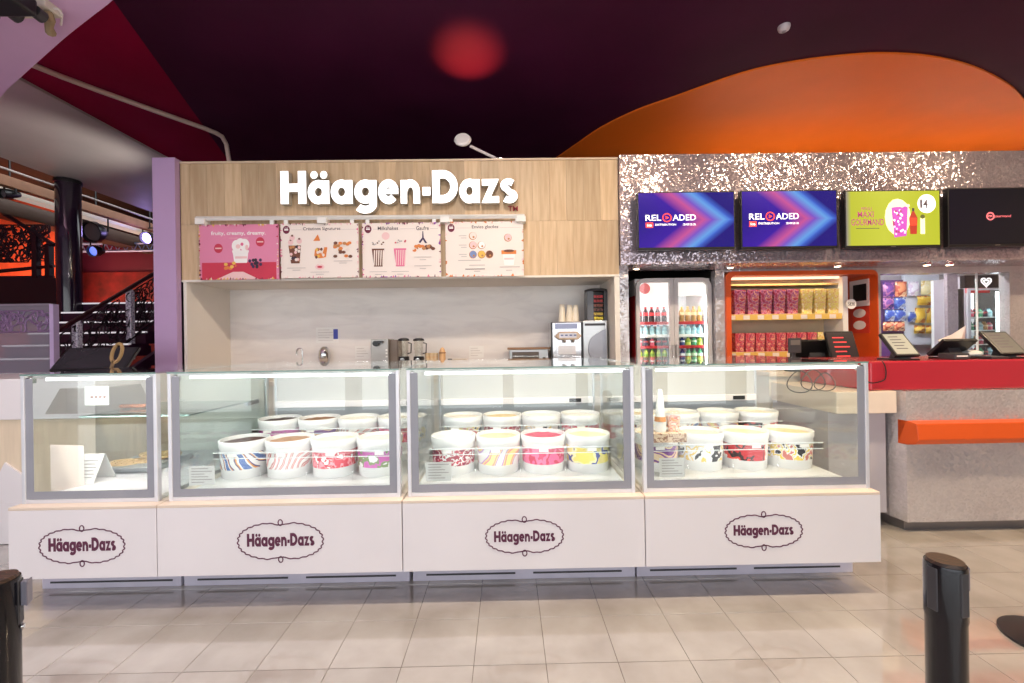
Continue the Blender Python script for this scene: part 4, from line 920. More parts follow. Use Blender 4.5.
MB().box(SX0+.02, SX1-.02, 4.66, 4.7, otop-.068, otop-.046).build('lamp_bar', M('niche_bar', (255,232,200), .5, emit=1.2), of)
PB1 = pattern_mat('popcorn_purple', ((166,50,84),(214,130,156),(150,70,130),(226,170,150),(190,60,84)), 'noise', 20); PB2 = pattern_mat('popcorn_yellow', ((232,214,110),(240,226,150),(222,170,90),(244,236,190)), 'noise', 34); PB3 = pattern_mat('popcorn_red', ((186,44,64),(216,110,116),(160,50,86),(226,160,130)), 'noise', 24)
def popbox(x, y, z, w_, h_, m, label, group):
    t = thing('snack_box', label, 'snack box', (x, y, z), group)
    s_ = .82
    a = [(-w_/2*s_,-w_/2*s_,0),(w_/2*s_,-w_/2*s_,0),(w_/2*s_,w_/2*s_,0),(-w_/2*s_,w_/2*s_,0)]; b = [(-w_/2,-w_/2,h_),(w_/2,-w_/2,h_),(w_/2,w_/2,h_),(-w_/2,w_/2,h_)]
    o = MB().prism(a, b).build('carton', m, t, origin=Vector((0,0,0))); o.location = (0,0,0)
    o = MB().box(-w_/2+.004, w_/2-.004, -w_/2+.004, w_/2-.004, h_, h_+.006).box(-w_/2+.012, w_/2-.012, -w_/2+.02, w_/2-.02, h_+.006, h_+.012).build('lid', m, t, origin=Vector((0,0,0))); o.location = (0,0,0)
hb1 = PZ(785,289.5,4.75)-z1-.012
ords = ['leftmost','second','third','fourth','fifth','sixth','seventh','rightmost']
for k in range(8):
    xx = PX(737.5+13.1*k+(1 if k > 4 else 0), 4.75, 300)
    popbox(xx, 4.76, z1, .132, hb1, PB1 if k < 5 else PB2, '%s tall %s popcorn carton on the upper niche shelf' % (ords[k], 'purple and red' if k < 5 else 'yellow'), 'popcorn cartons on the upper shelf')
hb2 = PZ(785,332.5,4.75)-z2-.012
for k in range(10):
    xx = PX(737+10.2*k, 4.75, 340)
    popbox(xx, 4.74, z2, .106, hb2, PB3 if k < 8 else PB2, '%s carton on the lower niche shelf, %s' % ((ords[:7]+['eighth','ninth','rightmost'])[k], 'red printed' if k < 8 else 'yellow'), 'small cartons on the lower shelf')
# ---- serving window: panes, back room
gp = struct(MB().box(wxa, PX(977,YL+.05,320)-.004, YL+.045, YL+.053, 1.0, wtop), 'window_1', GLASS)
gp2 = struct(MB().box(PX(977,YL+.05,320)+.004, wxb, YL+.045, YL+.053, 1.0, wtop), 'window_2', GLASS)
MB().box(PX(977,YL+.05,320)-.004, PX(977,YL+.05,320)+.004, YL+.04, YL+.06, 1.0, wtop).build('pane_joint', M('joint_white', (226,226,226), .3), gp)
RB = 6.4
struct(MB().box(2.5, 7.9, RB, RB+.1, 0, 3.0), 'wall_kitchen', M('kitchen_grey_wall', (176,170,176), .5, noise=(2,.06)))
struct(MB().box(2.5, 7.9, YL+.1, RB, 2.75, 2.85), 'ceiling_kitchen', M('kitchen_ceiling', (200,196,196), .6))
klp = thing('added_kitchen_lamp', 'unseen tube lamp added on the back room ceiling behind the window', 'ceiling light', (4.6, 5.2, 2.7))  # unseen lamp added to light the dark back room
MB().box(4.0, 5.8, 5.15, 5.25, 2.72, 2.75).build('housing', PAPER, klp); kl = bpy.data.lights.new('added_kitchen_light', 'AREA'); kl.shape = 'RECTANGLE'; kl.size = 1.7; kl.size_y = .1; kl.energy = 70; ko = bpy.data.objects.new('added_kitchen_light', kl); COL.objects.link(ko); ko.parent = klp; ko.location = (.3, 0, 0)
MB().box(4.02, 5.78, 5.16, 5.24, 2.705, 2.72).build('tube', M('kitchen_tube', (250,250,255), .5, emit=12), klp)
# candy panel and chip bags
KY = 6.3
cpn = thing('candy_panel', 'purple display panel hung with candy bags behind the window', 'display panel', (PX(892,KY-.05), KY, 1.1))
MB().box(PX(880,KY), PX(905,KY), KY, KY+.06, 1.0, PZ(890,280,KY)).build('panel', M('panel_purple', (96,60,120), .5), cpn, bev=.005)
wpn = thing('chip_panel', 'white display panel hung with chip bags behind the window', 'display panel', (PX(920,KY), KY, 1.1))
MB().box(PX(905.5,KY), PX(941,KY), KY, KY+.05, 1.2, PZ(920,274,KY)).build('panel', M('panel_pale_blue', (206,210,226), .4), wpn, bev=.005)
def bag(px0, px1, py0, py1, m, label, group, y=KY, cat='snack bag'):
    x0, x1 = PX(px0,y,(py0+py1)/2), PX(px1,y,(py0+py1)/2); z0, z1 = PZ((px0+px1)/2,py1,y), PZ((px0+px1)/2,py0,y)
    t = thing('snack_bag', label, cat, ((x0+x1)/2, y-.03, z0), group)
    n = 9; b = MB(); V = []; F = []
    for s in (-1, 1):
        for j in range(n):
            for i in range(n):
                u, v = i/(n-1), j/(n-1); bulge = (math.sin(math.pi*u)*math.sin(math.pi*v))**.6*.045; pin = 1-.06*math.sin(math.pi*v)
                V.append(((x0+x1)/2+(u-.5)*(x1-x0)*pin, y-.047+s*bulge+.001*s, z0+.02+(z1-z0-.04)*v))
    for s in range(2):
        for j in range(n-1):
            for i in range(n-1): a = s*n*n+j*n+i; F.append((a, a+1, a+n+1, a+n))
    b.add(V, F).build('pouch', m, t, smooth=True)
    MB().box(x0+.004, x1-.004, y-.049, y-.045, z1-.022, z1).build('seal', m, t); MB().box(x0+.004, x1-.004, y-.049, y-.045, z0, z0+.022).build('seal', m, t)
    MB().box((x0+x1)/2-.004, (x0+x1)/2+.004, y-.06, y-.0005, z1-.01, z1-.004).build('hook', CHROME, t)
def bagm(n, c): return pattern_mat('bag_'+n, c, 'noise', 7, .3)
CH = bagm('chips', ((232,190,70),(240,206,110),(190,110,50),(244,222,150))); CHP = bagm('pale_chips', ((238,226,180),(244,236,206),(224,196,120),(240,230,196))); BLU = bagm('blue', ((60,80,170),(90,120,200),(200,210,230),(70,60,140))); PUR = bagm('violet', ((120,70,150),(190,120,170),(90,60,150),(220,150,150))); MIX = bagm('mix', ((230,150,110),(200,90,70),(240,200,160),(170,70,90))); PNK = bagm('pale', ((228,224,240),(206,190,220),(236,236,244),(220,160,180)))
g1 = 'candy bags on the purple panel'; g2 = 'chip bags on the white panel'
for lb, a in (('violet candy bag in the top left of the purple panel',(880,892,283,297,PUR)),('reddish candy bag in the top right of the purple panel',(892,904,282,297,MIX)),('violet candy bag at mid height on the left of the purple panel',(880,891,298,309,PUR)),('blue candy bag at mid height on the right of the purple panel',(891,903,298,309,BLU)),('blue candy bag low on the left of the purple panel',(882,892,310,321,BLU)),('blue and white candy bag low on the right of the purple panel',(892,903,310,321,BLU)),('orange candy bag bottom left of the purple panel',(880,891,322,331,MIX)),('orange candy bag bottom right of the purple panel',(891,902,322,331,MIX))): bag(*a, lb, g1)
for lb, a in (('pale pink snack bag at the top left of the white panel',(905,916,282,296,PNK)),('large pale yellow chip bag at the top of the white panel',(917.5,935,281,295,CHP)),('yellow chip bag with dark top in the second row',(914,937,296,305.5,CH)),('blue snack bag at the left of the white panel',(905,913,312,322,BLU)),('yellow chip bag left in the third row',(912,922.5,308,323,CH)),('big yellow chip bag right in the third row',(923,939,308,323,CH)),('yellow chip bag left in the bottom row',(911,922,325.5,333.5,CH)),('yellow chip bag right in the bottom row',(922.5,934,325.5,333.5,CH))): bag(*a, lb, g2)
struct(MB().box(PX(949,5.2), PX(959.5,5.2), 5.2, 5.24, 0, 2.75), 'wall_kitchen_pillar', SILVER)
struct(MB().box(PX(960,5.25), PX(965.5,5.25), 5.25, 5.29, 0, PZ(962,289,5.25)), 'trim_4', BLACK)
# ice cream freezer behind the window
ZY = 5.5
zx0, zx1 = PX(966,ZY), PX(1012,ZY); zt1 = PZ(990,276,ZY); zh = PZ(990,288,ZY)
fz = thing('upright_freezer', 'upright glass door freezer with black header and heart emblem behind the window', 'freezer', ((zx0+zx1)/2, ZY+.25, 0))
MB().box(zx0, zx1, ZY+.4, ZY+.44, .1, zt1).build('rear_panel', FW, fz)
for sx, sm_ in ((zx0, M('freezer_side_grey', (176,168,178), .4)), (zx1-.04, BLACK)): MB().box(sx, sx+.04, ZY, ZY+.4, .1, zt1).build('side_panel', sm_, fz)
MB().box(zx0+.04, zx1-.04, ZY, ZY+.4, 0, .1).build('base', BLACK, fz)
hd = MB().box(zx0-.004, zx1+.004, ZY-.01, ZY+.05, zh, zt1+.01).build('header', M('header_black', (26,14,18), .3), fz)
hc = MB(); cx = PX(987,ZY); cz = PZ(987,282,ZY)
def heart(k): return [(cx+k*.016*16*math.sin(a)**3/16, cz+k*.001*(13*math.cos(a)-5*math.cos(2*a)-2*math.cos(3*a)-math.cos(4*a))) for a in [2*math.pi*i/40 for i in range(40)]]
hc.ring(heart(4.6), heart(3.5), ZY-.014, ZY-.01).ring(heart(2.6), heart(1.4), ZY-.014, ZY-.01); hc.build('heart_emblem', M('emblem_lit', (250,240,242), .4, emit=.9), hd)
MB().box(zx0+.0, PX(990,ZY), ZY-.016, ZY-.012, PZ(980,293,ZY), zh).build('red_sticker', M('sticker_red', (206,24,34), .4, emit=.25), fz)
dr = MB().ring([(zx0+.01,.12),(zx1-.01,.12),(zx1-.01,zh-.004),(zx0+.01,zh-.004)], [(zx0+.05,.16),(zx1-.05,.16),(zx1-.05,zh-.03),(zx0+.05,zh-.03)], ZY-.03, ZY-.011).build('door', M('door_pale_grey', (190,188,196), .3), fz); MB().box(zx0+.05, zx1-.05, ZY-.022, ZY-.018, .16, zh-.03).build('pane', GLASS, dr)
MB().box(zx1-.14, zx1-.06, ZY+.02, ZY+.05, .3, zh-.05).build('lamp_strip', M('freezer_led', (240,244,250), .5, emit=5), fz)
box_light(fz, 'freezer_fill', ((zx0+zx1)/2, ZY+.04, zh-.03), zx1-zx0-.2, .03, 4, (math.radians(40),0,0))  # fill light added since the lamp strip leaves the freezer dim
for q, py in enumerate((317,330,344,356)):
    z = PZ(980,py,ZY+.1); s_ = MB().box(zx0+.05, zx1-.15, ZY+.02, ZY+.38, z-.012, z).build('shelf', FW, fz)
    for k in range(6):
        o = bpy.data.objects.new('ice_cream_cup', BT[('amber','pink','cola','green','dark','water')[(k+q*2) % 6]]); COL.objects.link(o); o.location = (zx0+.1+k*(zx1-zx0-.3)/5, ZY+.08, z); o.scale = (1.1,1.1,.55)
        tag(o, 'small packed dessert, %s on the %s freezer shelf' % (('leftmost','second','third','fourth','fifth','rightmost')[k], ('top','second','third','lowest visible')[q]), 'dessert', 'desserts on the %s freezer shelf' % ('top','second','third','lowest visible')[q])
# ================================================================== RED COUNTER ON THE RIGHT
CY = 2.86
rc = thing('bar_counter', 'silver bar counter with red upper band and orange bumper rail', 'counter', (4.2, 3.2, 0))
cxl = PX(907,CY,470); CB = PZ(930,522,CY); CT = PZ(930,391,CY)
cxe = 6.2
cxf = PX(888.5,CY+.12,470)
MB().pxy([(cxl,CY),(cxe,CY),(cxe,3.6),(cxf,3.6),(cxf,CY+.12)], CB, CT).build('front_body', SILVER2, rc)
MB().pxy([(cxl+.02,CY+.05),(cxe,CY+.05),(cxe,3.55),(cxf+.03,3.55),(cxf+.03,CY+.14)], 0, CB).build('plinth', M('plinth_steel', (130,124,124), .4, .6), rc)
RT = 1.165
MB().pxy([(cxl-.2,CY+.05),(cxe,CY+.05),(cxe,3.62),(cxl-.2,3.62)], CT+.001, RT).build('red_band', REDLAM, rc, bev=.012)
wx = cxl-.2
MB().box(wx-.26, cxl-.045, CY+.02, 3.6, CT-.15, CT).build('side_shelf', M('cream_shelf', (226,208,192), .4), rc, bev=.004)
MB().box(wx-.26, PX(886,CY+.1,470), CY+.1, 3.58, .1, CT-.15).build('side_panel', M('side_grey', (182,174,180), .4), rc)
bz0, bz1 = PZ(930,446.5,CY-.06), PZ(930,422,CY-.06); bx0 = PX(917,CY-.075,434); bxe = PX(899.5,CY,434)
MB().pyz([(CY,bz0),(CY-.06,bz0+.015),(CY-.085,bz0+.05),(CY-.07,bz1-.01),(CY,bz1)], bx0, cxe).build('bumper_rail', ORANGE, rc, bev=.004)
bxl = cxl-.45*(cxl-cxf); yl = CY+.054
MB().add([(bxl,yl,bz0),(bxl,yl,bz1),(bx0,CY,bz1),(bx0,CY-.07,bz1-.01),(bx0,CY-.085,bz0+.05),(bx0,CY-.06,bz0+.015),(bx0,CY,bz0)], [(0,1,2,3),(0,3,4),(0,4,5),(0,5,6),(0,6,2,1)]).build('bumper_end', ORANGE, rc)
# tilted register screens, built in their own frame: x right, y away, z up, origin at the base
def register(loc, w_, h_, tilt, label, glow, back=False, rz=0, name='register_screen', lines=True):
    t = thing(name, label, 'register', loc, rz=rz)
    th = math.radians(tilt); c, s = math.cos(th), math.sin(th); base = .035
    def T(u, v, d): return (u, v*s+d*c, base+v*c-d*s)      # u across, v up the screen, d behind the glass
    def slab(u0,u1,v0,v1,d0,d1):
        return MB().prism([T(u0,v0,d0),T(u1,v0,d0),T(u1,v1,d0),T(u0,v1,d0)], [T(u0,v0,d1),T(u1,v0,d1),T(u1,v1,d1),T(u0,v1,d1)])
    def lb(b, n, m, par=t, bev=0):
        o = b.build(n, m, par, origin=Vector((0,0,0)), bev=bev); o.location = (0,0,0); return o
    lb(slab(-w_/2,w_/2,0,h_,0,.025), 'housing', BLACK, bev=.004)
    sc = lb(slab(-w_/2+.012,w_/2-.012,.014,h_-.012,-.0015,0), 'screen', glow)
    if lines:
        b = MB()
        for k in range(5): v = h_*(.8-.13*k); q = slab(-w_*.3, w_*(.1+.07*(k % 3)), v, v+h_*.03, -.0025, -.0015); b.add(q.v, q.f)
        lb(b, 'screen_lines', EM['dark'] if glow is not MENU else EM['red'], sc)
    lb(MB().pyz([(h_*s*.35,base+h_*c*.35),(h_*s*.6,base+h_*c*.6),(h_*s*.95,.0),(h_*s*.1,.0)], -w_*.18, w_*.18), 'stand', DARK)
    lb(MB().box(-w_*.4, w_*.4, -.01, h_*s+.05, 0, .012), 'base', BLACK, bev=.003); return t
MENU = M('screen_menu_dark', (40,30,34), .3, emit=.5)
LGT = M('screen_pale', (150,150,138), .3, emit=.45); GRY = M('screen_grey', (84,82,80), .3, emit=.25)
def place(px, py, Y): p = P(px, py, Y); return p
register((PX(909,2.98,354), 2.98, RT), .175, .21, 40, 'small register with a pale lit screen on the red counter', LGT)
register((PX(1015,2.98,352), 2.98, RT), .19, .21, 40, 'register with a grey screen at the right end of the red counter', GRY)
register((PX(942,3.22,354), 3.22, RT), .25, .17, 48, 'black register screen turned away, in the middle of the red counter', BLACK, rz=math.pi, lines=False)
pr = thing('receipt_printer', 'small dark receipt printer between the register screens', 'printer', (PX(958,2.99), 3.0, RT))
MB().box(PX(951,2.99), PX(966,2.99), 2.96, 3.08, RT, RT+.045).build('body', DARK, pr, bev=.006); MB().box(PX(953,2.99), PX(964,2.99), 2.958, 2.964, RT+.02, RT+.03).build('paper_slot', PAPER, pr)
bw = single('white_bowl', MB().lathe([(0,0),(.035,0),(.062,.03),(.06,.045),(.03,.06),(0,.062)], n=20), PAPER, 'white rounded bundle on the red counter beside the grey register', 'bundle', org=(PX(972,3.15), 3.15, RT), smooth=True)
sl = thing('flat_keypad', 'flat dark keypad in front of the freezer on the red counter', 'keypad', (PX(995,3.05), 3.05, RT))
MB().box(PX(983,3.02), PX(1000,3.02), 2.96, 3.1, RT, RT+.018).build('body', DARK, sl, bev=.004); MB().box(PX(985,3.02), PX(998,3.02), 2.975, 3.08, RT+.018, RT+.021).build('keys', M('keys_grey', (120,116,118), .5), sl)
# folded white menu sheet on the counter
a_, b_, c_, d_ = P(938,340,3.4), P(966,325.5,3.4), P(965,338,3.45), P(958,352,3.4)
fs = thing('folded_menu', 'white folded menu sheet standing behind the black register', 'paper', (PX(955,3.4), 3.4, RT))
MB().prism([a_, P(951,335,3.42), P(958,352,3.4), P(949,351,3.38)], [Vector(v)+Vector((0,.003,0)) for v in (a_, P(951,335,3.42), P(958,352,3.4), P(949,351,3.38))]).build('left_sheet', PAPER, fs)
MB().prism([P(951,335,3.42), b_, c_, P(958,352,3.4)], [Vector(v)+Vector((0,.003,0)) for v in (P(951,335,3.42), b_, c_, P(958,352,3.4))]).build('right_sheet', PAPER, fs)
MB().box(PX(950,3.4), PX(962,3.4), 3.37, 3.45, RT, PZ(958,351,3.4)).build('holder', ACRYL, fs)
# cable over the red band
tag(MB().tube(smooth_pts([tuple(P(a,b,CY+.035)) for a, b in ((882,361),(885,366),(886,374),(884,380),(874,383),(868,382))], 5), .004, 6).build('counter_cable', BLACK, smooth=True), 'thin black cable hanging over the red band near its left end', 'cable')
# till behind the right end case
SC = thing('side_counter', 'low counter behind the right end case carrying the menu register', 'counter', (PX(825,3.7), 3.75, 0))
sx0, sx1 = PX(775,3.6), PX(866,3.6)
MB().box(sx0, sx1, 3.68, 4.08, 0, 1.0).build('cabinet', NICHEW, SC, bev=.004); MB().box(sx0-.01, sx1+.01, 3.66, 4.1, 1.0, 1.04).build('worktop', CREAM, SC, bev=.004)
register((PX(848,3.68,350), 3.68, 1.04), .25, .33, 18, 'black register with a red and white price list on its screen', MENU)
register((PX(820,3.9,350), 4.02, 1.04), .34, .32, 40, 'large black register screen seen from behind, in front of the snack niche', BLACK, rz=math.pi-.25, lines=False)
ctm = thing('card_terminal', 'dark card terminal beside the large black register', 'card terminal', (PX(793,3.72), 3.72, 1.04))
cx = PX(793,3.72)
MB().box(cx-.05, cx+.05, 3.66, 3.76, 1.04, 1.06).build('base', DARK, ctm, bev=.004); MB().box(cx-.015, cx+.015, 3.7, 3.73, 1.06, 1.24).build('stalk', DARK, ctm)
MB().box(cx-.055, cx+.055, 3.68, 3.7, PZ(793,353,3.7), PZ(793,338,3.7)).build('body', DARK, ctm, bev=.006); MB().box(cx-.04, cx+.04, 3.677, 3.68, PZ(793,345,3.7), PZ(793,340,3.7)).build('display', M('display_grey', (110,104,100), .3), ctm)
# ================================================================== THINGS IN THE NICHE
def lz_(px, py, Y): return PZ(px, py, Y)
Y0 = 4.6
tp = thing('tap', 'slim chrome tap at the left of the niche counter', 'tap', (PX(303,Y0), Y0, TOP))
x = PX(303,Y0); zt = lz_(300,348.5,Y0)
MB().lathe([(0,0),(.022,0),(.018,.03),(.012,.035),(0,.035)], x, Y0, 14, TOP).build('base', CHROME, tp)
MB().tube([(x,Y0,TOP+.03),(x,Y0,zt-.04)]+[(x-.03+.03*math.cos(a),Y0,zt-.03+.03*math.sin(a)) for a in (0,.6,1.2,1.8,2.4,3.1)]+[(x-.06,Y0,zt-.07)], .008, 8).build('spout', CHROME, tp, smooth=True)
sd = thing('soap_dispenser', 'round silver soap dispenser on the marble wall', 'dispenser', (PX(325,4.75), YB, lz_(325,365,4.75)))
MB().blob((PX(325,4.78), 4.78, (lz_(325,346.5,4.78)+lz_(325,365,4.78))/2), .066, .06, .11, 18).build('body', CHROME, sd, smooth=True)
MB().box(PX(323,4.8), PX(327,4.8), 4.8, YB, lz_(325,362,4.78), lz_(325,349,4.78)).build('wall_plate', STEEL, sd)
# wall notices
def notice(px0, px1, py0, py1, label, blue=False, lines=5):
    y = YB-.003; m = (px0+px1)/2; x0, x1, z0, z1 = PX(px0,y,340), PX(px1,y,340), lz_(m,py1,y), lz_(m,py0,y)
    t = thing('wall_notice', label, 'notice', ((x0+x1)/2, YB, z0), 'notices on the marble wall'); card(t, 'sheet', x0, x1, y, z0, z1, lines)
    if blue: MB().box(x1-(x1-x0)*.22, x1-.005, y-.002, y-.0008, z0+(z1-z0)*.25, z1-.02).build('blue_panel', M('notice_blue', (60,70,170), .5), t)
notice(316, 338.5, 327.5, 343, 'white notice with a blue corner above the soap dispenser', True)
notice(355, 369.5, 346, 359, 'small white notice left of the milkshake maker', lines=4)
notice(469, 483.5, 346, 358, 'small white notice beside the wooden cone holders', lines=4)
# milkshake maker: steel box with black knob
mk = thing('waffle_maker', 'grey steel machine with a black knob on the niche counter', 'machine', (PX(381,4.55), 4.55, TOP))
x0, x1 = PX(371.5,4.5), PX(389,4.5); zt = lz_(380,339,4.5)
MB().box(x0, x1, 4.5, 4.75, TOP+.02, zt).build('body', M('machine_grey', (168,164,160), .35, .6), mk, bev=.006)
MB().box(x1, PX(397,4.5), 4.56, 4.74, TOP+.02, zt-.01).build('side_unit', M('side_brown', (120,104,92), .4, .3), mk, bev=.004)
kn = MB(); kn.lathe([(0,0),(.03,0),(.03,.05),(0,.05)], 0, 0, 14); kn.v = [(PX(377.5,4.5)+v[0], 4.5-v[2], lz_(377,343.5,4.5)+v[1]) for v in kn.v]; kn.build('knob', BLACK, mk, smooth=True)
MB().box(PX(375,4.45), PX(383,4.45), 4.44, 4.5, lz_(378,342,4.5)-.012, lz_(378,342,4.5)+.012).build('lever', BLACK, mk)
for k in range(3): MB().box(x1-.028, x1-.008, 4.496, 4.5, lz_(387,350+3.3*k,4.5)-.008, lz_(387,350+3.3*k,4.5)+.008).build('button', PAPER, mk)
for xx in (x0+.02, x1-.02): MB().lathe([(0,0),(.012,0),(.012,.02),(0,.02)], xx, 4.54, 10, TOP).lathe([(0,0),(.012,0),(.012,.02),(0,.02)], xx, 4.7, 10, TOP).build('foot', BLACK, mk)
for k, px in enumerate((404.5, 419.5)):
    y = 4.5; x = PX(px,y); zt = lz_(px,338,y); zb = lz_(px,356.5,y)
    bl = thing('blender', ('left','right')[k]+' of two blenders with clear jug and black lid', 'blender', (x, y, TOP), 'blenders on the niche counter')
    MB().lathe([(0,0),(.075,0),(.07,.05),(.055,zb-TOP),(0,zb-TOP)], x, y, 16, TOP).build('motor_base', BLACK, bl, smooth=True)
    MB().lathe([(.042,0),(.052,zt-.03-zb),(.049,zt-.03-zb),(.039,.004),(0,.004)], x, y, 18, zb).build('jug', glass_mat('jug_glass', (249,249,247)), bl, smooth=True)
    MB().lathe([(0,0),(.06,0),(.055,.02),(.03,.03),(0,.032)], x, y, 18, zt-.03).build('lid', BLACK, bl, smooth=True)
    MB().tube([(x+.05,y-.01,zt-.05),(x+.085,y-.02,zt-.06),(x+.08,y-.02,zb+.04),(x+.045,y-.01,zb+.03)], .007, 6).build('handle', DARK, bl, smooth=True)
    MB().disc(x, zb-.035, .022, y-.075, y-.06, 14).build('dial', STEEL, bl)
WOODL = M('pale_turned_wood', (218,172,124), .5, noise=(12,.15))
wh = thing('cone_holder', 'pale wooden cone holder with a dark cone grip, behind the cases', 'holder', (PX(443,4.5), 4.5, TOP))
x = PX(443,4.5); z = lz_(443,347,4.5)-TOP
MB().lathe([(0,0),(.05,0),(.045,z*.45),(.034,z*.6),(.036,z*.8),(.02,z*.95),(0,z)], x, 4.5, 14, TOP).build('turned_body', WOODL, wh, smooth=True)
MB().lathe([(.0355,z*.78),(.038,z*.79),(.0365,z*.82)], x, 4.5, 14, TOP).build('ring', M('ring_brown', (150,100,64), .5), wh)
for k, px in enumerate((428, 432.5, 436.5)):
    x = PX(px,4.55); z = lz_(px,353,4.55)-TOP
    o = thing('wafer_cone_stack', ('leftmost','middle','rightmost')[k]+' stack of pale wafer cups beside the wooden cone holder', 'wafer cups', (x, 4.55, TOP), 'wafer cup stacks'); MB().lathe([(0,0),(.02,0),(.026,z),(.022,z),(0,z-.01)], x, 4.55, 12, TOP).build('stack', M('wafer', (226,198,158), .6), o, smooth=True)
    for q in range(4): MB().lathe([(.0235,0),(.0265,.002),(.0265,.006),(.0245,.008)], x, 4.55, 12, TOP+z*(.3+.17*q)).build('wafer_rim', WOODL, o)
dk = thing('table_clamp', 'small dark bottle stopper on the niche counter', 'stopper', (PX(450.5,4.5), 4.5, TOP))
x = PX(450.5,4.5); MB().lathe([(0,0),(.03,0),(.03,.1),(.012,.12),(.012,lz_(450,359,4.5)-TOP),(0,lz_(450,359,4.5)-TOP)], x, 4.5, 12, TOP).build('body', BLACK, dk, smooth=True)
MB().lathe([(0,0),(.026,0),(.022,.014),(0,.016)], x, 4.5, 12, lz_(450,360,4.5)-.001).build('knob', BLACK, dk, smooth=True)
pk = single('paper_stack', MB().box(PX(452,4.6), PX(468,4.6), 4.5, 4.75, TOP, lz_(460,360.5,4.6)).box(PX(453,4.6), PX(467,4.6), 4.51, 4.74, lz_(460,360.5,4.6), lz_(460,359.3,4.6)), M('kraft', (214,190,160), .7), 'kraft paper box lying on the niche counter', 'box')
# toaster oven
to = thing('toaster_oven', 'flat steel toaster with wooden top left of the coffee machine', 'toaster', (PX(530,4.55), 4.55, TOP))
x0, x1 = PX(510,4.5), PX(549,4.5); zt = lz_(530,348,4.5)
MB().box(x0, x1, 4.5, 4.78, TOP+.02, zt-.015).build('body', STEEL, to, bev=.005); MB().box(x0-.02, x1+.02, 4.48, 4.8, zt-.015, zt+.005).build('top_board', M('brown_board', (150,116,88), .5), to, bev=.003)
MB().box(x0+.03, x1-.1, 4.495, 4.5, TOP+.06, zt-.04).build('window', M('oven_dark', (90,80,74), .2), to)
for k in range(4): MB().box(x0+.035, x1-.105, 4.49, 4.495, TOP+.075+.04*k, TOP+.083+.04*k).build('grill_bar', CHROME, to)
for k in range(2):
    g = MB().lathe([(0,0),(.018,0),(.015,.02),(0,.02)], 0, 0, 12); g.v = [(x1-.045+v[0], 4.5-v[2], TOP+.1+.07*k+v[1]) for v in g.v]; g.build('knob', BLACK, to, smooth=True)
for xx in (x0+.03, x1-.03): MB().box(xx-.015, xx+.015, 4.53, 4.75, TOP, TOP+.02).build('foot', BLACK, to)
# coffee machine
cm = thing('coffee_machine', 'polished steel coffee machine with two spouts at the right of the niche', 'coffee machine', (PX(569,4.45), 4.5, TOP))
x0, x1 = PX(552.5,4.4), PX(583.5,4.4); zt = lz_(568,321.5,4.4)
POL = M('polished_steel', (206,202,204), .15, 1, noise=(3,.1))
MB().box(x0, x1, 4.42, 4.75, TOP+.03, zt).build('body', POL, cm, bev=.012)
MB().box(x0-.004, x0+.012, 4.405, 4.43, TOP+.03, zt-.01).build('edge_strip', BLACK, cm); MB().box(x1-.012, x1+.004, 4.405, 4.43, TOP+.03, zt-.01).build('edge_strip', BLACK, cm)
zc = lz_(568,336,4.4)
MB().pxz([(x0+.03,zc),(x0+.08,zc+.045),(x1-.06,zc+.045),(x1-.015,zc),(x1-.05,zc-.04),(x0+.08,zc-.04)], 4.36, 4.42).build('control_head', M('bronze_panel', (176,150,128), .3, .7), cm, bev=.006)
MB().box(x0+.075, x1-.07, 4.354, 4.36, zc-.018, zc+.028).build('display', M('cm_display', (208,208,220), .3), cm)
for k in range(2): MB().lathe([(0,0),(.014,0),(.018,.035),(0,.035)], x0+.13+.09*k, 4.385, 12, zc-.07).build('spout', CHROME, cm, smooth=True)
for k in range(4): MB().box(x0+.09+.045*k, x0+.115+.045*k, 4.35, 4.354, zc, zc+.014).build('button', M('button_blue', (90,100,150), .4), cm)
MB().box(x0+.04, x1-.05, 4.415, 4.42, zt-.075, zt-.02).build('badge_plate', M('badge_blue', (150,160,196), .3), cm)
MB().box(x0+.07, x1-.07, 4.41, 4.42, zc-.19, zc-.1).build('lower_panel', M('pale_panel', (214,210,212), .3, .3), cm, bev=.003)
MB().box(x0+.02, x1-.02, 4.34, 4.46, TOP+.02, TOP+.07).build('drip_tray', M('drip_tan', (206,176,136), .4), cm, bev=.004)
for xx in (x0+.03, x1-.03): MB().box(xx-.02, xx+.02, 4.46, 4.7, TOP, TOP+.03).build('foot', BLACK, cm)
# milk fridge beside it
mf = thing('milk_cooler', 'steel milk cooler with rounded grey door beside the coffee machine', 'cooler', (PX(597,4.45), 4.5, TOP))
a0, a1 = PX(584.3,4.4), PX(609,4.4); zt2 = lz_(597,320.3,4.4)
MB().box(a0, a1, 4.42, 4.75, TOP+.02, zt2).build('body', STEEL, mf, bev=.006)
MB().pxz([(a0+.075,TOP+.09)]+arc(a0+.19,(TOP+zt2)/2-.01,.14,.165,245,115,10)[::1]+[(a1-.02,zt2-.085),(a1-.012,(TOP+zt2)/2),(a1-.02,TOP+.09)], 4.405, 4.42).build('door', M('cooler_door', (160,162,172), .35, .3), mf, bev=.003)
MB().box(a0+.02, a1-.02, 4.414, 4.42, zt2-.055, zt2-.03).build('vent', DARK, mf); MB().box(a1-.025, a1-.015, 4.41, 4.42, TOP+.04, zt2-.02).build('edge_strip', CHROME, mf); MB().box(a0+.02, a1-.02, 4.42, 4.7, TOP, TOP+.02).build('foot', BLACK, mf)
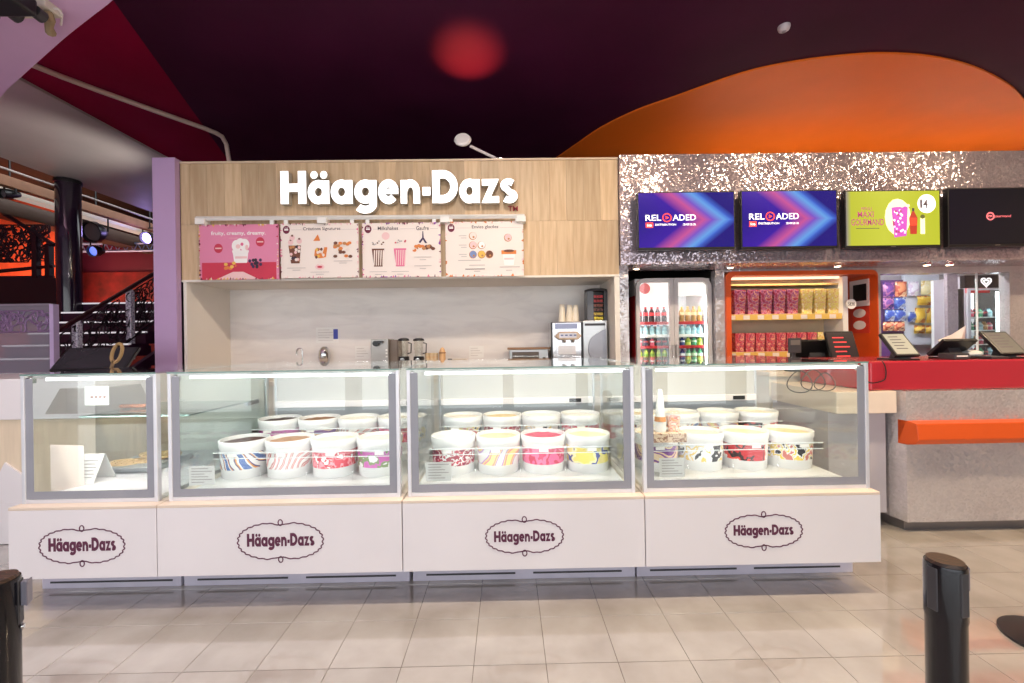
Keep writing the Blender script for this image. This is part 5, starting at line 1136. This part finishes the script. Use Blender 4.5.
# paper cups on the coffee machine
CUP = M('cream_cup', (236,224,204), .5)
for k, (px, ph) in enumerate(((562,304.5), (569.5,305), (575.5,305))):
    y = 4.55; x = PX(px,y,310); z = zt; h = lz_(px,ph,y)-z
    t = thing('paper_cup_stack', ('left','middle','right')[k]+' stack of upside-down cream paper cups on the coffee machine', 'paper cups', (x, y, z), 'cup stacks on the coffee machine')
    MB().lathe([(0,0),(.039,0),(.0385,.006),(.026,h),(.0,h)], x, y, 18, z).build('top_cup', CUP, t, smooth=True)
    for q in range(4): MB().lathe([(.037-.002*q,0),(.0405-.002*q,.001),(.0405-.002*q,.006),(.037-.002*q,.007)], x, y, 18, z+.012+.018*q).build('cup_rim', CUP, t, smooth=True)
# capsule tower
ct_ = thing('topping_tower', 'black topping tower with coloured packets on the milk cooler', 'dispenser', (PX(598,4.55), 4.55, zt2))
x = PX(598,4.55); h = lz_(598,289.5,4.55)-zt2
a0, a1 = x-.11, x+.11
MB().box(a0, a0+.07, 4.5, 4.68, zt2, zt2+h-.02).build('left_side', M('smoked_panel', (88,86,90), .25), ct_, bev=.004); MB().box(a1-.04, a1, 4.5, 4.68, zt2, zt2+h-.02).build('right_side', M('smoked_panel2', (70,68,72), .25), ct_, bev=.004)
MB().box(a0+.07, a1-.04, 4.6, 4.68, zt2, zt2+h-.02).build('back', BLACK, ct_); MB().lathe([(0,0),(.125,0),(.12,.02),(.1,.028),(0,.03)], x, 4.58, 20, zt2+h-.022).build('lid', DARK, ct_, smooth=True)
PKC = [(226,200,60),(206,170,70),(90,50,40),(150,80,60),(190,60,60),(206,60,66)]
for q in range(6):
    z = zt2+.015+q*(h-.06)/6
    s_ = MB().box(a0+.07, a1-.04, 4.52, 4.6, z-.008, z-.003).build('tier', DARK, ct_)
    for k in range(3): MB().box(a0+.075+.034*k, a0+.104+.034*k, 4.525, 4.58, z-.003, z+(h-.06)/6*.62).build('packet', M('packet_%d' % q, PKC[q], .4), s_, bev=.003)
rb_ = single('red_bottle', MB().lathe([(0,0),(.024,0),(.024,.2),(.014,.25),(.014,.27),(0,.27)], n=14), M('red_bottle_plastic', (130,34,30), .35), 'dark red bottle at the right end of the niche', 'bottle', org=(PX(614,4.5)-.02, 4.5, TOP), smooth=True)
# ================================================================== CEILING FITTINGS
sp = thing('arm_speaker', 'white round lamp head on a slanting arm above the oak fascia', 'lamp', tuple(P(499,159.5,4.26)))
hp = P(463,142.5,4.1); ep = P(499,160,4.26)
MB().tube([P(470,146,4.1), ep], .014, 8).build('arm', M('lamp_white', (214,204,208), .4), sp, smooth=True)
n_ = MB(); n_.lathe([(0,0),(.05,.0),(.075,.012),(.083,.03),(.07,.05),(0,.055)], 0, 0, 22)
rot = Matrix.Rotation(math.radians(62), 3, 'X'); n_.v = [tuple(hp+rot @ Vector((v[0],v[1],v[2]))) for v in n_.v]; n_.build('head', M('lamp_white2', (222,216,216), .35), sp, smooth=True)
MB().box(ep.x-.05, ep.x+.04, 4.22, 4.3, ft+.018, ep.z+.01).build('clamp', CHROME, sp, bev=.004)
sdp = PonZ(784, 28.5, CZ-.02)
sm = thing('smoke_detector', 'small white smoke detector on the dark plum ceiling', 'smoke detector', (sdp.x, sdp.y, CZ-.045))
MB().lathe([(0,0),(.025,0),(.042,.012),(.048,.03),(.048,.0449),(0,.0449)], sdp.x, sdp.y, 20, CZ-.045).build('body', M('detector_white', (206,196,204), .4), sm, smooth=True); MB().lathe([(0,-.006),(.014,-.006),(.018,0),(0,0)], sdp.x, sdp.y, 14, CZ-.045).build('sensor', GREYFRIT, sm)
# red uplight on top of the stall, throwing the red pool on the ceiling
ul = thing('red_uplight', 'small red uplight standing on the stall roof', 'lamp', (-.42, 4.47, 2.98))
MB().lathe([(0,0),(.05,0),(.06,.12),(.05,.12),(.045,.02),(0,.02)], -.42, 4.47, 16, 2.98).build('housing', BLACK, ul)
MB().box(-.6, -.2, 4.33, 4.85, 2.95, 2.98).build('roof_plate', DARK, ul)
MB().box(-.6, -.2, 4.33, 4.36, fbz+.04, 2.95).box(-.6, -.2, 4.82, 4.85, fbz+.04, 2.95).build('roof_frame', DARK, ul)
l = bpy.data.lights.new('red_lamp', 'SPOT'); l.energy = 190; l.color = (1,.11,.07); l.spot_size = math.radians(42); l.spot_blend = 1; l.shadow_soft_size = .03
lo = bpy.data.objects.new('red_lamp', l); COL.objects.link(lo); lo.parent = ul; lo.location = (0,0,.125)
tgt = PonZ(468,58,CZ); dv = tgt-Vector((-.42,4.47,3.105)); lo.rotation_euler = dv.to_track_quat('-Z','Y').to_euler()
# unseen cove lamps added on the back room roof to brighten the orange ceiling
def cove(x0, x1, y, z, en, colr, label, tilt=0):
    t = thing('added_cove_lamp', label, 'lamp', ((x0+x1)/2, y, z), 'cove lamps added on the back room roof')
    MB().box(x0, x1, y-.04, y+.04, z, z+.04).build('channel', DARK, t); MB().box(x0+.02, x1-.02, y-.02, y+.02, z+.04, z+.046).build('strip', WARM, t)
    l = bpy.data.lights.new('added_cove_light', 'AREA'); l.shape = 'RECTANGLE'; l.size = x1-x0-.04; l.size_y = .05; l.energy = en; l.color = colr
    o = bpy.data.objects.new('added_cove_light', l); COL.objects.link(o); o.parent = t; o.location = (0,0,.05); o.rotation_euler = (math.pi+tilt,0,0)
cove(2.6, 4.9, 5.7, 2.85, 9, (1,.9,.8), 'unseen added cove lamp on the back room roof, left half'); cove(5.2, 7.6, 5.7, 2.85, 9, (1,.9,.8), 'unseen added cove lamp on the back room roof, right half')
hu = thing('added_hall_uplight', 'unseen warm pole uplight added behind the stall to brighten the grey ceiling', 'lamp', (-4.35, 6.2, 0))  # uplight added out of sight behind the stall to lift the grey ceiling
MB().tube([(-4.35,6.2,.02),(-4.35,6.2,2.7)], .025, 10).build('pole', BLACK, hu); MB().lathe([(0,0),(.15,0),(.15,.02),(0,.02)], -4.35, 6.2, 20).build('base', BLACK, hu); MB().lathe([(.03,0),(.12,.1),(.11,.1),(.03,.02)], -4.35, 6.2, 20, 2.68).build('bowl', DARK, hu)
l = bpy.data.lights.new('added_hall_uplight_lamp', 'SPOT'); l.spot_size = math.radians(75); l.spot_blend = .8; l.shadow_soft_size = .1; l.energy = 90; l.color = (1,.93,.86); lo = bpy.data.objects.new('added_hall_uplight_lamp', l); COL.objects.link(lo); lo.parent = hu; lo.location = (0,0,2.79); lo.rotation_euler = Vector((-2.1,-1.0,1.25)).to_track_quat('-Z','Y').to_euler()
# projector under the lilac canopy
pj = thing('projector_bracket', 'dark projector on a white bracket under the lilac canopy', 'projector', tuple(PonZ(30,5,LZ)))
c1 = PonZ(20, 2, LZ-.1)
MB().box(c1.x-.3, c1.x+.06, c1.y-.12, c1.y+.04, LZ-.16, LZ-.06).build('body', BLACK, pj, bev=.015)
for k in range(3): MB().tube([(c1.x-.25+.14*k, c1.y+.045, LZ-.115), (c1.x-.25+.14*k, c1.y+.09, LZ-.12)], .035, 12).build('lens', DARK, pj, smooth=True)
c2 = PonZ(42, 9, LZ-.03); MB().box(c2.x-.18, c2.x+.07, c2.y-.05, c2.y+.05, LZ-.05, LZ).build('mount_plate', M('mount_ivory', (214,204,190), .5), pj, bev=.004)
MB().tube([PonZ(48,12,LZ-.05), PonZ(50,20,LZ-.09), PonZ(49,27,LZ-.11), PonZ(51,33,LZ-.12)], [.022,.025,.02,.026], 8).build('cable_clamp', M('clamp_olive', (150,130,100), .5), pj, smooth=True)
MB().tube([PonZ(50,8,LZ-.02), PonZ(58,9,LZ-.03), PonZ(62,14,LZ-.04), PonZ(61,25,LZ-.03)], .006, 6).build('cable', PAPER, pj, smooth=True)
# ================================================================== LEFT: STAIRS AND HALL BEYOND
cl_ = PonZ(68, 180, CZ-.03)
col = thing('hall_column', 'dark glossy round column rising to the grey ceiling by the stairs', 'column', (cl_.x, cl_.y, 0))
MB().lathe([(0,0),(.15,0),(.15,CZ-.031),(0,CZ-.031)], cl_.x, cl_.y, 28).build('shaft', M('column_dark_purple', (38,24,44), .15, coat=.5), col, smooth=True)
MB().lathe([(.149,0),(.165,0),(.165,.05),(.149,.06)], cl_.x, cl_.y, 28, CZ-.095).build('collar', BLACK, col, smooth=True)
st = thing('staircase', 'dark staircase with white lit nosings rising behind the pastry case', 'staircase', (-5.7, 5.4, 0))
STEPD = M('step_dark_purple', (58,22,50), .4, noise=(8,.3)); NOSE = M('nosing_white', (236,230,236), .4, emit=.6)
for k in range(-8, 5):
    y = 5.6+.3*k; z = 1.386+.165*k
    xr = {0:-4.94, 1:-4.98}.get(k, -4.72 if k > 1 else -5.0+.02*k); xl = -6.55 if k < 2 else -6.72
    s_ = MB().box(xl, xr, y, y+.34, max(0,z-.165), z-.02).build('step', STEPD, st)
    MB().box(xl, xr+.01, y-.02, y+.3, z-.02, z).build('tread', STEPD, s_)
    MB().box(xl, xr+.01, y-.028, y+.02, z-.018, z+.004).build('nosing', NOSE, s_)
MB().box(-9.5, -4.65, 7.0, 9.2, 1.9, 2.06).build('landing', STEPD, st)
MB().box(-9.5, -7.2, 6.95, 7.1, 2.06, 2.48).build('upper_stringer', M('stringer_black', (26,12,26), .4), st)
MB().pyz([(3.2,0),(7.1,2.05),(7.1,1.6),(4.1,0)], -4.66, -4.6).build('stringer', STEPD, st)
# balustrade
bs = thing('stair_balustrade', 'dark handrail with ornate scroll balustrade and white newels on the stair', 'balustrade', (-5.0, 5.4, 0))
XR = -5.02
h0 = Vector((XR, 425*abs(XR)/458, 0)); 
def onx(px, py, X):
    d = ray(px, py); return Vector((0,0,H))+d*(X/d.x)
ha, hb_ = onx(54,333,XR), onx(160,270,XR)
MB().tube([ha, hb_, hb_+(hb_-ha)*.15], .026, 8).build('handrail', M('rail_dark_wood', (58,20,30), .3), bs, smooth=True)
NEW = pattern_mat('newel_lace', ((236,228,242),(240,234,244),(120,90,140),(230,222,238)), 'noise', 40)
for px, pt, pb in ((130,291,352), (77,322,350)):
    c = onx(px, pt, XR-.02); c2 = onx(px, pb, XR-.02); MB().box(c.x-.035, c.x+.035, c.y-.035, c.y+.035, c2.z-.1, c.z).build('newel_post', NEW, bs, bev=.01); MB().blob((c.x,c.y,c.z), .042, .042, .03).build('newel_cap', NEW, bs, smooth=True)
rnd = random.Random(11)
def scrolls(name, parent, o, du, dv, n, m, r=.006, seed=1):
    """wrought scrollwork filling the parallelogram o + s*du + t*dv"""
    rnd = random.Random(seed); b = MB()
    lu, lv = du.length, dv.length; nu, nv = du.normalized(), dv.normalized()
    for k in range(n):
        s, t = rnd.random(), rnd.random(); a0 = rnd.uniform(0, 6.28); R = rnd.uniform(.07, .16); sg = rnd.choice((-1,1)); pts = []
        for j in range(13):
            a = a0+sg*j*.5; rr = R*(1-j/16); u = min(max(s*lu+rr*math.cos(a),0),lu); v = min(max(t*lv+rr*math.sin(a),0),lv); pts.append(o+nu*u+nv*v+Vector((0,.0015*(k % 5),0)))
        b.tube(pts, r, 5)
    ob = b.build(name, m, parent); ob['kind'] = 'stuff'; return ob
IRON = M('wrought_iron_dark', (40,22,34), .35, .3); IRONP = M('wrought_pale', (150,120,160), .4, .2)
scrolls('scrollwork', bs, ha-Vector((0,0,.62)), hb_-ha, Vector((0,0,.56)), 90, IRON, .007, 2)
MB().tube([ha-Vector((0,0,.68)), hb_-Vector((0,0,.68))], .02, 6).build('lower_rail', IRON, bs)
# pale etched panel at lower left
ep_ = thing('etched_panel', 'pale grey panel with scroll tracery and lilac edge post at the left', 'panel', tuple(P(26,360,4.7)))
a, b_ = P(-30,303,4.75), P(51,307,4.75); zb = PZ(20,372,4.75)
MB().box(a.x, b_.x, 4.75, 4.77, .9, b_.z+.02).build('sheet', frosted('frosted_lilac', (176,168,184), .45), ep_)
MB().box(b_.x, b_.x+.045, 4.73, 4.79, .9, b_.z+.03).build('edge_post', M('post_lilac', (214,190,232), .4), ep_)
MB().box(a.x, b_.x, 4.745, 4.775, b_.z+.02, b_.z+.04).build('cap_rail', M('rail_grey_lilac', (150,140,154), .4), ep_)
scrolls('tracery', ep_, Vector((a.x,4.742,PZ(20,332,4.75))), Vector((b_.x-a.x,0,0)), Vector((0,0,PZ(20,311,4.75)-PZ(20,332,4.75))), 40, IRONP, .008, 4)
# upper flight balustrade with orange lit wall behind
ub = thing('upper_balustrade', 'black scroll balustrade of the upper flight against the orange wall', 'balustrade', tuple(P(25,300,7.2)))
ua, ubb = P(-40,186,7.2), P(54,245,7.2)
MB().tube([ua, ubb], .035, 8).build('handrail', IRON, ub, smooth=True)
MB().tube([P(-40,275,7.2), P(54,266,7.2)], .03, 6).build('lower_rail', IRON, ub)
for px, pt in ((36,235),(49,245)): c = P(px,pt,7.2); MB().box(c.x-.04, c.x+.04, 7.16, 7.24, 2.06, c.z).build('post', IRON, ub)
scrolls('scrollwork', ub, P(-10,262,7.2), P(50,262,7.2)-P(-10,262,7.2), Vector((0,0,.62)), 110, IRON, .011, 6)
MB().box(P(-40,300,7.2).x, P(54,300,7.2).x, 7.18, 7.22, 2.07, PZ(20,276,7.2)).build('dark_panel', M('panel_plum_black', (34,14,36), .5), ub)
wl = struct(MB().box(-12, PX(58,9.4), 9.4, 9.5, 2, 4.6), 'wall_lit_orange', M('orange_red_wall', (220,92,56), .6, noise=(2,.35)))
l = bpy.data.lights.new('wall_washer_lamp', 'AREA'); l.size = 1.2; l.energy = 70; l.color = (1,.5,.3)
ww = thing('wall_washer', 'orange wall washer lamp in front of the orange wall', 'lamp', (PX(20,8.6), 8.4, 2.06))
MB().box(ww.location.x-.5, ww.location.x+.5, 8.35, 8.45, 2.06, 2.16).build('housing', BLACK, ww)
lo = bpy.data.objects.new('wall_washer_lamp', l); COL.objects.link(lo); lo.parent = ww; lo.location = (0,.06,.15); lo.rotation_euler = (math.radians(125),0,0)
# red back panels
rp_ = struct(MB().box(PX(80,10.2), PX(163,10.2), 10.2, 10.3, 0, PZ(120,272,10.2)), 'wall_red_panel', M('red_velvet', (120,16,20), .7, noise=(4,.6)))
rp2 = struct(MB().box(PX(80,10.25), PX(163,10.25), 10.32, 10.4, 0, PZ(120,238,10.2)), 'wall_magenta_panel', M('magenta_panel', (100,24,54), .6, noise=(1,.25)))
l = bpy.data.lights.new('red_wash_lamp', 'AREA'); l.size = .8; l.energy = 7; l.color = (1,.55,.5)
rw = thing('floor_washer', 'black floor lamp washing the red panel behind the stairs', 'lamp', (PX(125,9.0), 9.0, 2.06))
MB().box(rw.location.x-.3, rw.location.x+.3, 8.95, 9.05, 2.06, 2.13).build('housing', BLACK, rw)
lo = bpy.data.objects.new('red_wash_lamp', l); COL.objects.link(lo); lo.parent = rw; lo.location = (0,.06,.12); lo.rotation_euler = (math.radians(110),0,0)
# beams, light bands and lamps under the far ceiling
def ybeam(name, X, z0, z1, wd, m, label, cat, ya=5.3, yb=12.5): return single(name, MB().box(X-wd, X, ya, yb, z0, z1), m, label, cat, bev=.01)
def xz(px, py, X): return onx(px, py, X).z
X1 = -7.5
ybeam('timber_beam', X1, onx(20,186,X1).z-.06, onx(20,186,X1).z+.10, .12, M('timber_brown', (150,104,74), .5, noise=(6,.2)), 'brown timber beam running back under the far ceiling', 'beam')
X2 = -7.75
ybeam('light_band', X2, onx(20,193,X2).z-.05, onx(20,193,X2).z+.05, .25, M('lit_band', (232,222,206), .5, emit=.35), 'white lit band below the timber beam', 'light')
X3 = -8.3
ybeam('air_duct', X3, onx(20,212,X3).z-.1, onx(20,212,X3).z+.16, .4, M('duct_brown', (96,74,62), .5), 'long brown air duct below the far ceiling', 'duct')
X4 = -7.05
for k, py in enumerate((172,)):
    ybeam('track_rail', X4-.1, onx(20,py,X4).z, onx(20,py,X4).z+.03, .03, M('rail_white', (206,196,190), .4), 'thin pale track rail along the grey ceiling edge', 'track rail')
# truss with blue light
tz = PZ(115,248,9.6)
tr_ = thing('lighting_truss', 'pale lighting truss with blue glow in front of the red wall', 'truss', (PX(115,9.6), 9.6, tz))
TX0, TX1 = PX(80,9.6), PX(160,9.6)
TM = M('truss_pale_blue', (150,170,220), .35, .3)
for dz in (-.07, .1): MB().tube([(TX0,9.6,tz+dz),(TX1,9.6,tz+dz)], .028, 8).build('chord', TM, tr_, smooth=True)
for k in range(10): x = TX0+(TX1-TX0)*k/10; MB().tube([(x,9.6,tz-.07),(x+(TX1-TX0)/20,9.6,tz+.1),(x+(TX1-TX0)/10,9.6,tz-.07)], .012, 6).build('lacing', TM, tr_)
for xx in (TX0+.1, TX1-.1): MB().tube([(xx,9.6,tz+.1),(xx,9.6,4.9)], .012, 6).build('hanger', BLACK, tr_)
def par(px, py, Y, r, glow, label, top=4.9):
    c = P(px, py, Y); t = thing('stage_lamp', label, 'stage lamp', tuple(c), 'stage lamps under the far ceiling')
    b = MB().lathe([(0,-.12),(r*.6,-.12),(r,.02),(r,.12),(r*.9,.12),(r*.85,.06),(0,.06)], 0, 0, 16); rt = Matrix.Rotation(math.radians(105), 3, 'X'); b.v = [tuple(c+rt @ Vector(v)) for v in b.v]; b.build('can', BLACK, t, smooth=True)
    g = MB().lathe([(0,.062),(r*.8,.062),(r*.8,.07),(0,.07)], 0, 0, 16); g.v = [tuple(c+rt @ Vector(v)) for v in g.v]; g.build('lens', glow, t)
    MB().tube([(c.x-r*1.15,c.y,c.z),(c.x-r*1.15,c.y,c.z+r*1.6),(c.x+r*1.15,c.y,c.z+r*1.6),(c.x+r*1.15,c.y,c.z)], .015, 6).build('yoke', BLACK, t); MB().tube([(c.x,c.y,c.z+r*1.6),(c.x,c.y,top)], .012, 6).build('drop_pole', BLACK, t); return t
VIO = M('violet_glow', (190,170,255), .4, emit=9); BLU_ = M('blue_lens', (90,120,230), .3, emit=1.2); OFF = M('lens_off', (90,84,90), .1)
par(150, 238, 9.0, .13, VIO, 'glowing violet stage lamp beside the lilac pilaster')
par(97, 251, 9.3, .12, BLU_, 'blue stage lamp hanging under the truss')
par(10, 194, 6.6, .075, OFF, 'unlit stage lamp at the far left')
par(96, 232, 8.2, .2, OFF, 'large unlit stage lamp behind the column')
l = bpy.data.lights.new('violet_lamp', 'POINT'); l.energy = 6; l.color = (.45,.35,1); l.shadow_soft_size = .1; lo = bpy.data.objects.new('violet_lamp', l); COL.objects.link(lo); lo.location = P(149,238,8.8)+Vector((0,0,0))
lo.location.y -= .1
l = bpy.data.lights.new('added_hall_lamp', 'AREA'); l.size = 1.0; l.energy = 130; l.color = (1,.9,.8)
hl = thing('added_hall_ceiling_lamp', 'unseen square ceiling lamp added to brighten the stair hall', 'ceiling light', (-5.9, 4.4, CZ-.07))  # out-of-frame lamp added to brighten the stair hall
MB().box(-6.4, -5.4, 3.9, 4.9, CZ-.07, CZ-.03).build('panel', WARM, hl) if False else MB().box(-6.1, -5.7, 2.0, 2.4, CZ-.07, CZ-.03).build('panel', WARM, hl)
hl.location = (-5.9, 2.2, CZ-.07); hl.children[0].location = (0, 2.2, 0)
lo = bpy.data.objects.new('added_hall_lamp', l); COL.objects.link(lo); lo.parent = hl; lo.location = (0,0,-.03)
# ---- low counter left of the pastry case and its till
lcn = thing('cafe_counter', 'white and oak counter standing left of the pastry case', 'counter', (-3.4, 3.3, 0))
LY = 2.95
MB().box(-4.4, -2.86, LY+.02, 3.6, .04, PZ(10,420,LY)).build('oak_body', M('pale_oak_panel', (228,208,182), .5, noise=(3,.08), stretch=(12,12,1)), lcn); MB().box(-4.4, -2.84, LY, 3.62, PZ(10,420,LY), PZ(10,379,LY)).build('white_top', WHITE, lcn, bev=.006)
MB().box(-4.4, -2.85, LY+.005, 3.6, .0, PZ(10,505,LY)).build('white_base', WHITE, lcn)
MB().pxz([(PX(-14,LY),PZ(4,495,LY)),(PX(2,LY),PZ(4,463,LY)),(PX(26,LY),PZ(10,480,LY)),(PX(26,LY),PZ(4,505,LY)),(PX(-14,LY),PZ(4,505,LY))], LY+.008, LY+.021).build('white_chevron', WHITE, lcn)
zl = PZ(10,379,LY)
register((PX(66,3.25), 3.42, zl), .5, .27, 50, 'wide black register screen tilted back on the cafe counter', M('screen_off_dark', (44,44,48), .25), rz=.25, lines=False)
wv = thing('woven_scoop', 'small brown woven loop scoop beside the wide black register', 'scoop', (PX(115,3.2), 3.2, zl))
c = P(117,353,3.2)
MB().tube([(c.x+.035*math.cos(a)+.02*math.sin(a), 3.2, c.z+.07*math.sin(a)) for a in [2*math.pi*k/16 for k in range(16)]], .012, 6, True).build('loop', M('woven_brown', (150,120,80), .6), wv, smooth=True)
MB().tube([(c.x-.02,3.2,c.z-.05),(c.x-.06,3.2,zl+.012),(c.x-.14,3.2,zl+.012)], .012, 6).build('handle', M('woven_brown2', (110,86,60), .6), wv, smooth=True)
# ================================================================== BELT POSTS
BODY = M('post_black_gloss', (18,18,26), .22, .3, coat=.4); CAPM = pattern_mat('post_cap_bronze', ((60,40,30),(84,60,44),(48,32,26)), 'wave', 30)
def belt_post(x, y, h, r, rz, label):
    t = thing('belt_post', label, 'barrier post', (x, y, 0), 'black belt barrier posts', rz)
    def lb(b, n, m, par=t, bev=0, smooth=True):
        o = b.build(n, m, par, origin=Vector((0,0,0)), bev=bev, smooth=smooth); o.location = (0,0,0); return o
    lb(MB().lathe([(0,0),(.17,0),(.17,.012),(.15,.02),(.05,.028),(0,.028)], n=40), 'base_plate', M('post_base', (44,40,42), .4))
    lb(MB().lathe([(0,.028),(r*.96,.028),(r*.96,h-.115),(r,h-.11),(r,h-.012),(r*.97,h-.006),(0,h-.006)], n=36), 'tube', BODY)
    lb(MB().lathe([(0,h-.006),(r*.9,h-.006),(r*.86,h),(0,h)], n=32), 'cap', CAPM)
    for a in (0, math.pi/2, math.pi, -math.pi/2):
        c, s = math.cos(a), math.sin(a); b = MB().box(r-.004, r+.001, -.009, .009, h-.095, h-.012); b.v = [(v[0]*c-v[1]*s, v[0]*s+v[1]*c, v[2]) for v in b.v]; lb(b, 'belt_slot', DARK, smooth=False, bev=.002)
    lb(MB().box(r+.001, r+.009, -.006, .006, h-.062, h-.016).box(r+.009, r+.012, -.011, .011, h-.062, h-.016), 'belt_clip', M('belt_grey', (110,108,122), .4), smooth=False, bev=.002)
    b = MB().lathe([(0,0),(.005,0),(.004,.003),(0,.003)], n=10); b.v = [(r+.001+v[2], v[0]*1.0, h-.102+v[1]) for v in b.v]; lb(b, 'screw', CHROME)
    return t
py_ = .82; c = P(945, 559, py_)
belt_post(c.x, c.y, c.z, .032, .15, 'black belt post standing at the right in the foreground')
c = P(-4, 577, .80); belt_post(c.x, c.y, c.z, .032, .5, 'black belt post cut by the left edge of the frame')
c = PonZ(1056, 643, 0); belt_post(c.x, c.y, .9, .0285, .3, 'belt post at the far right showing only its round base plate')
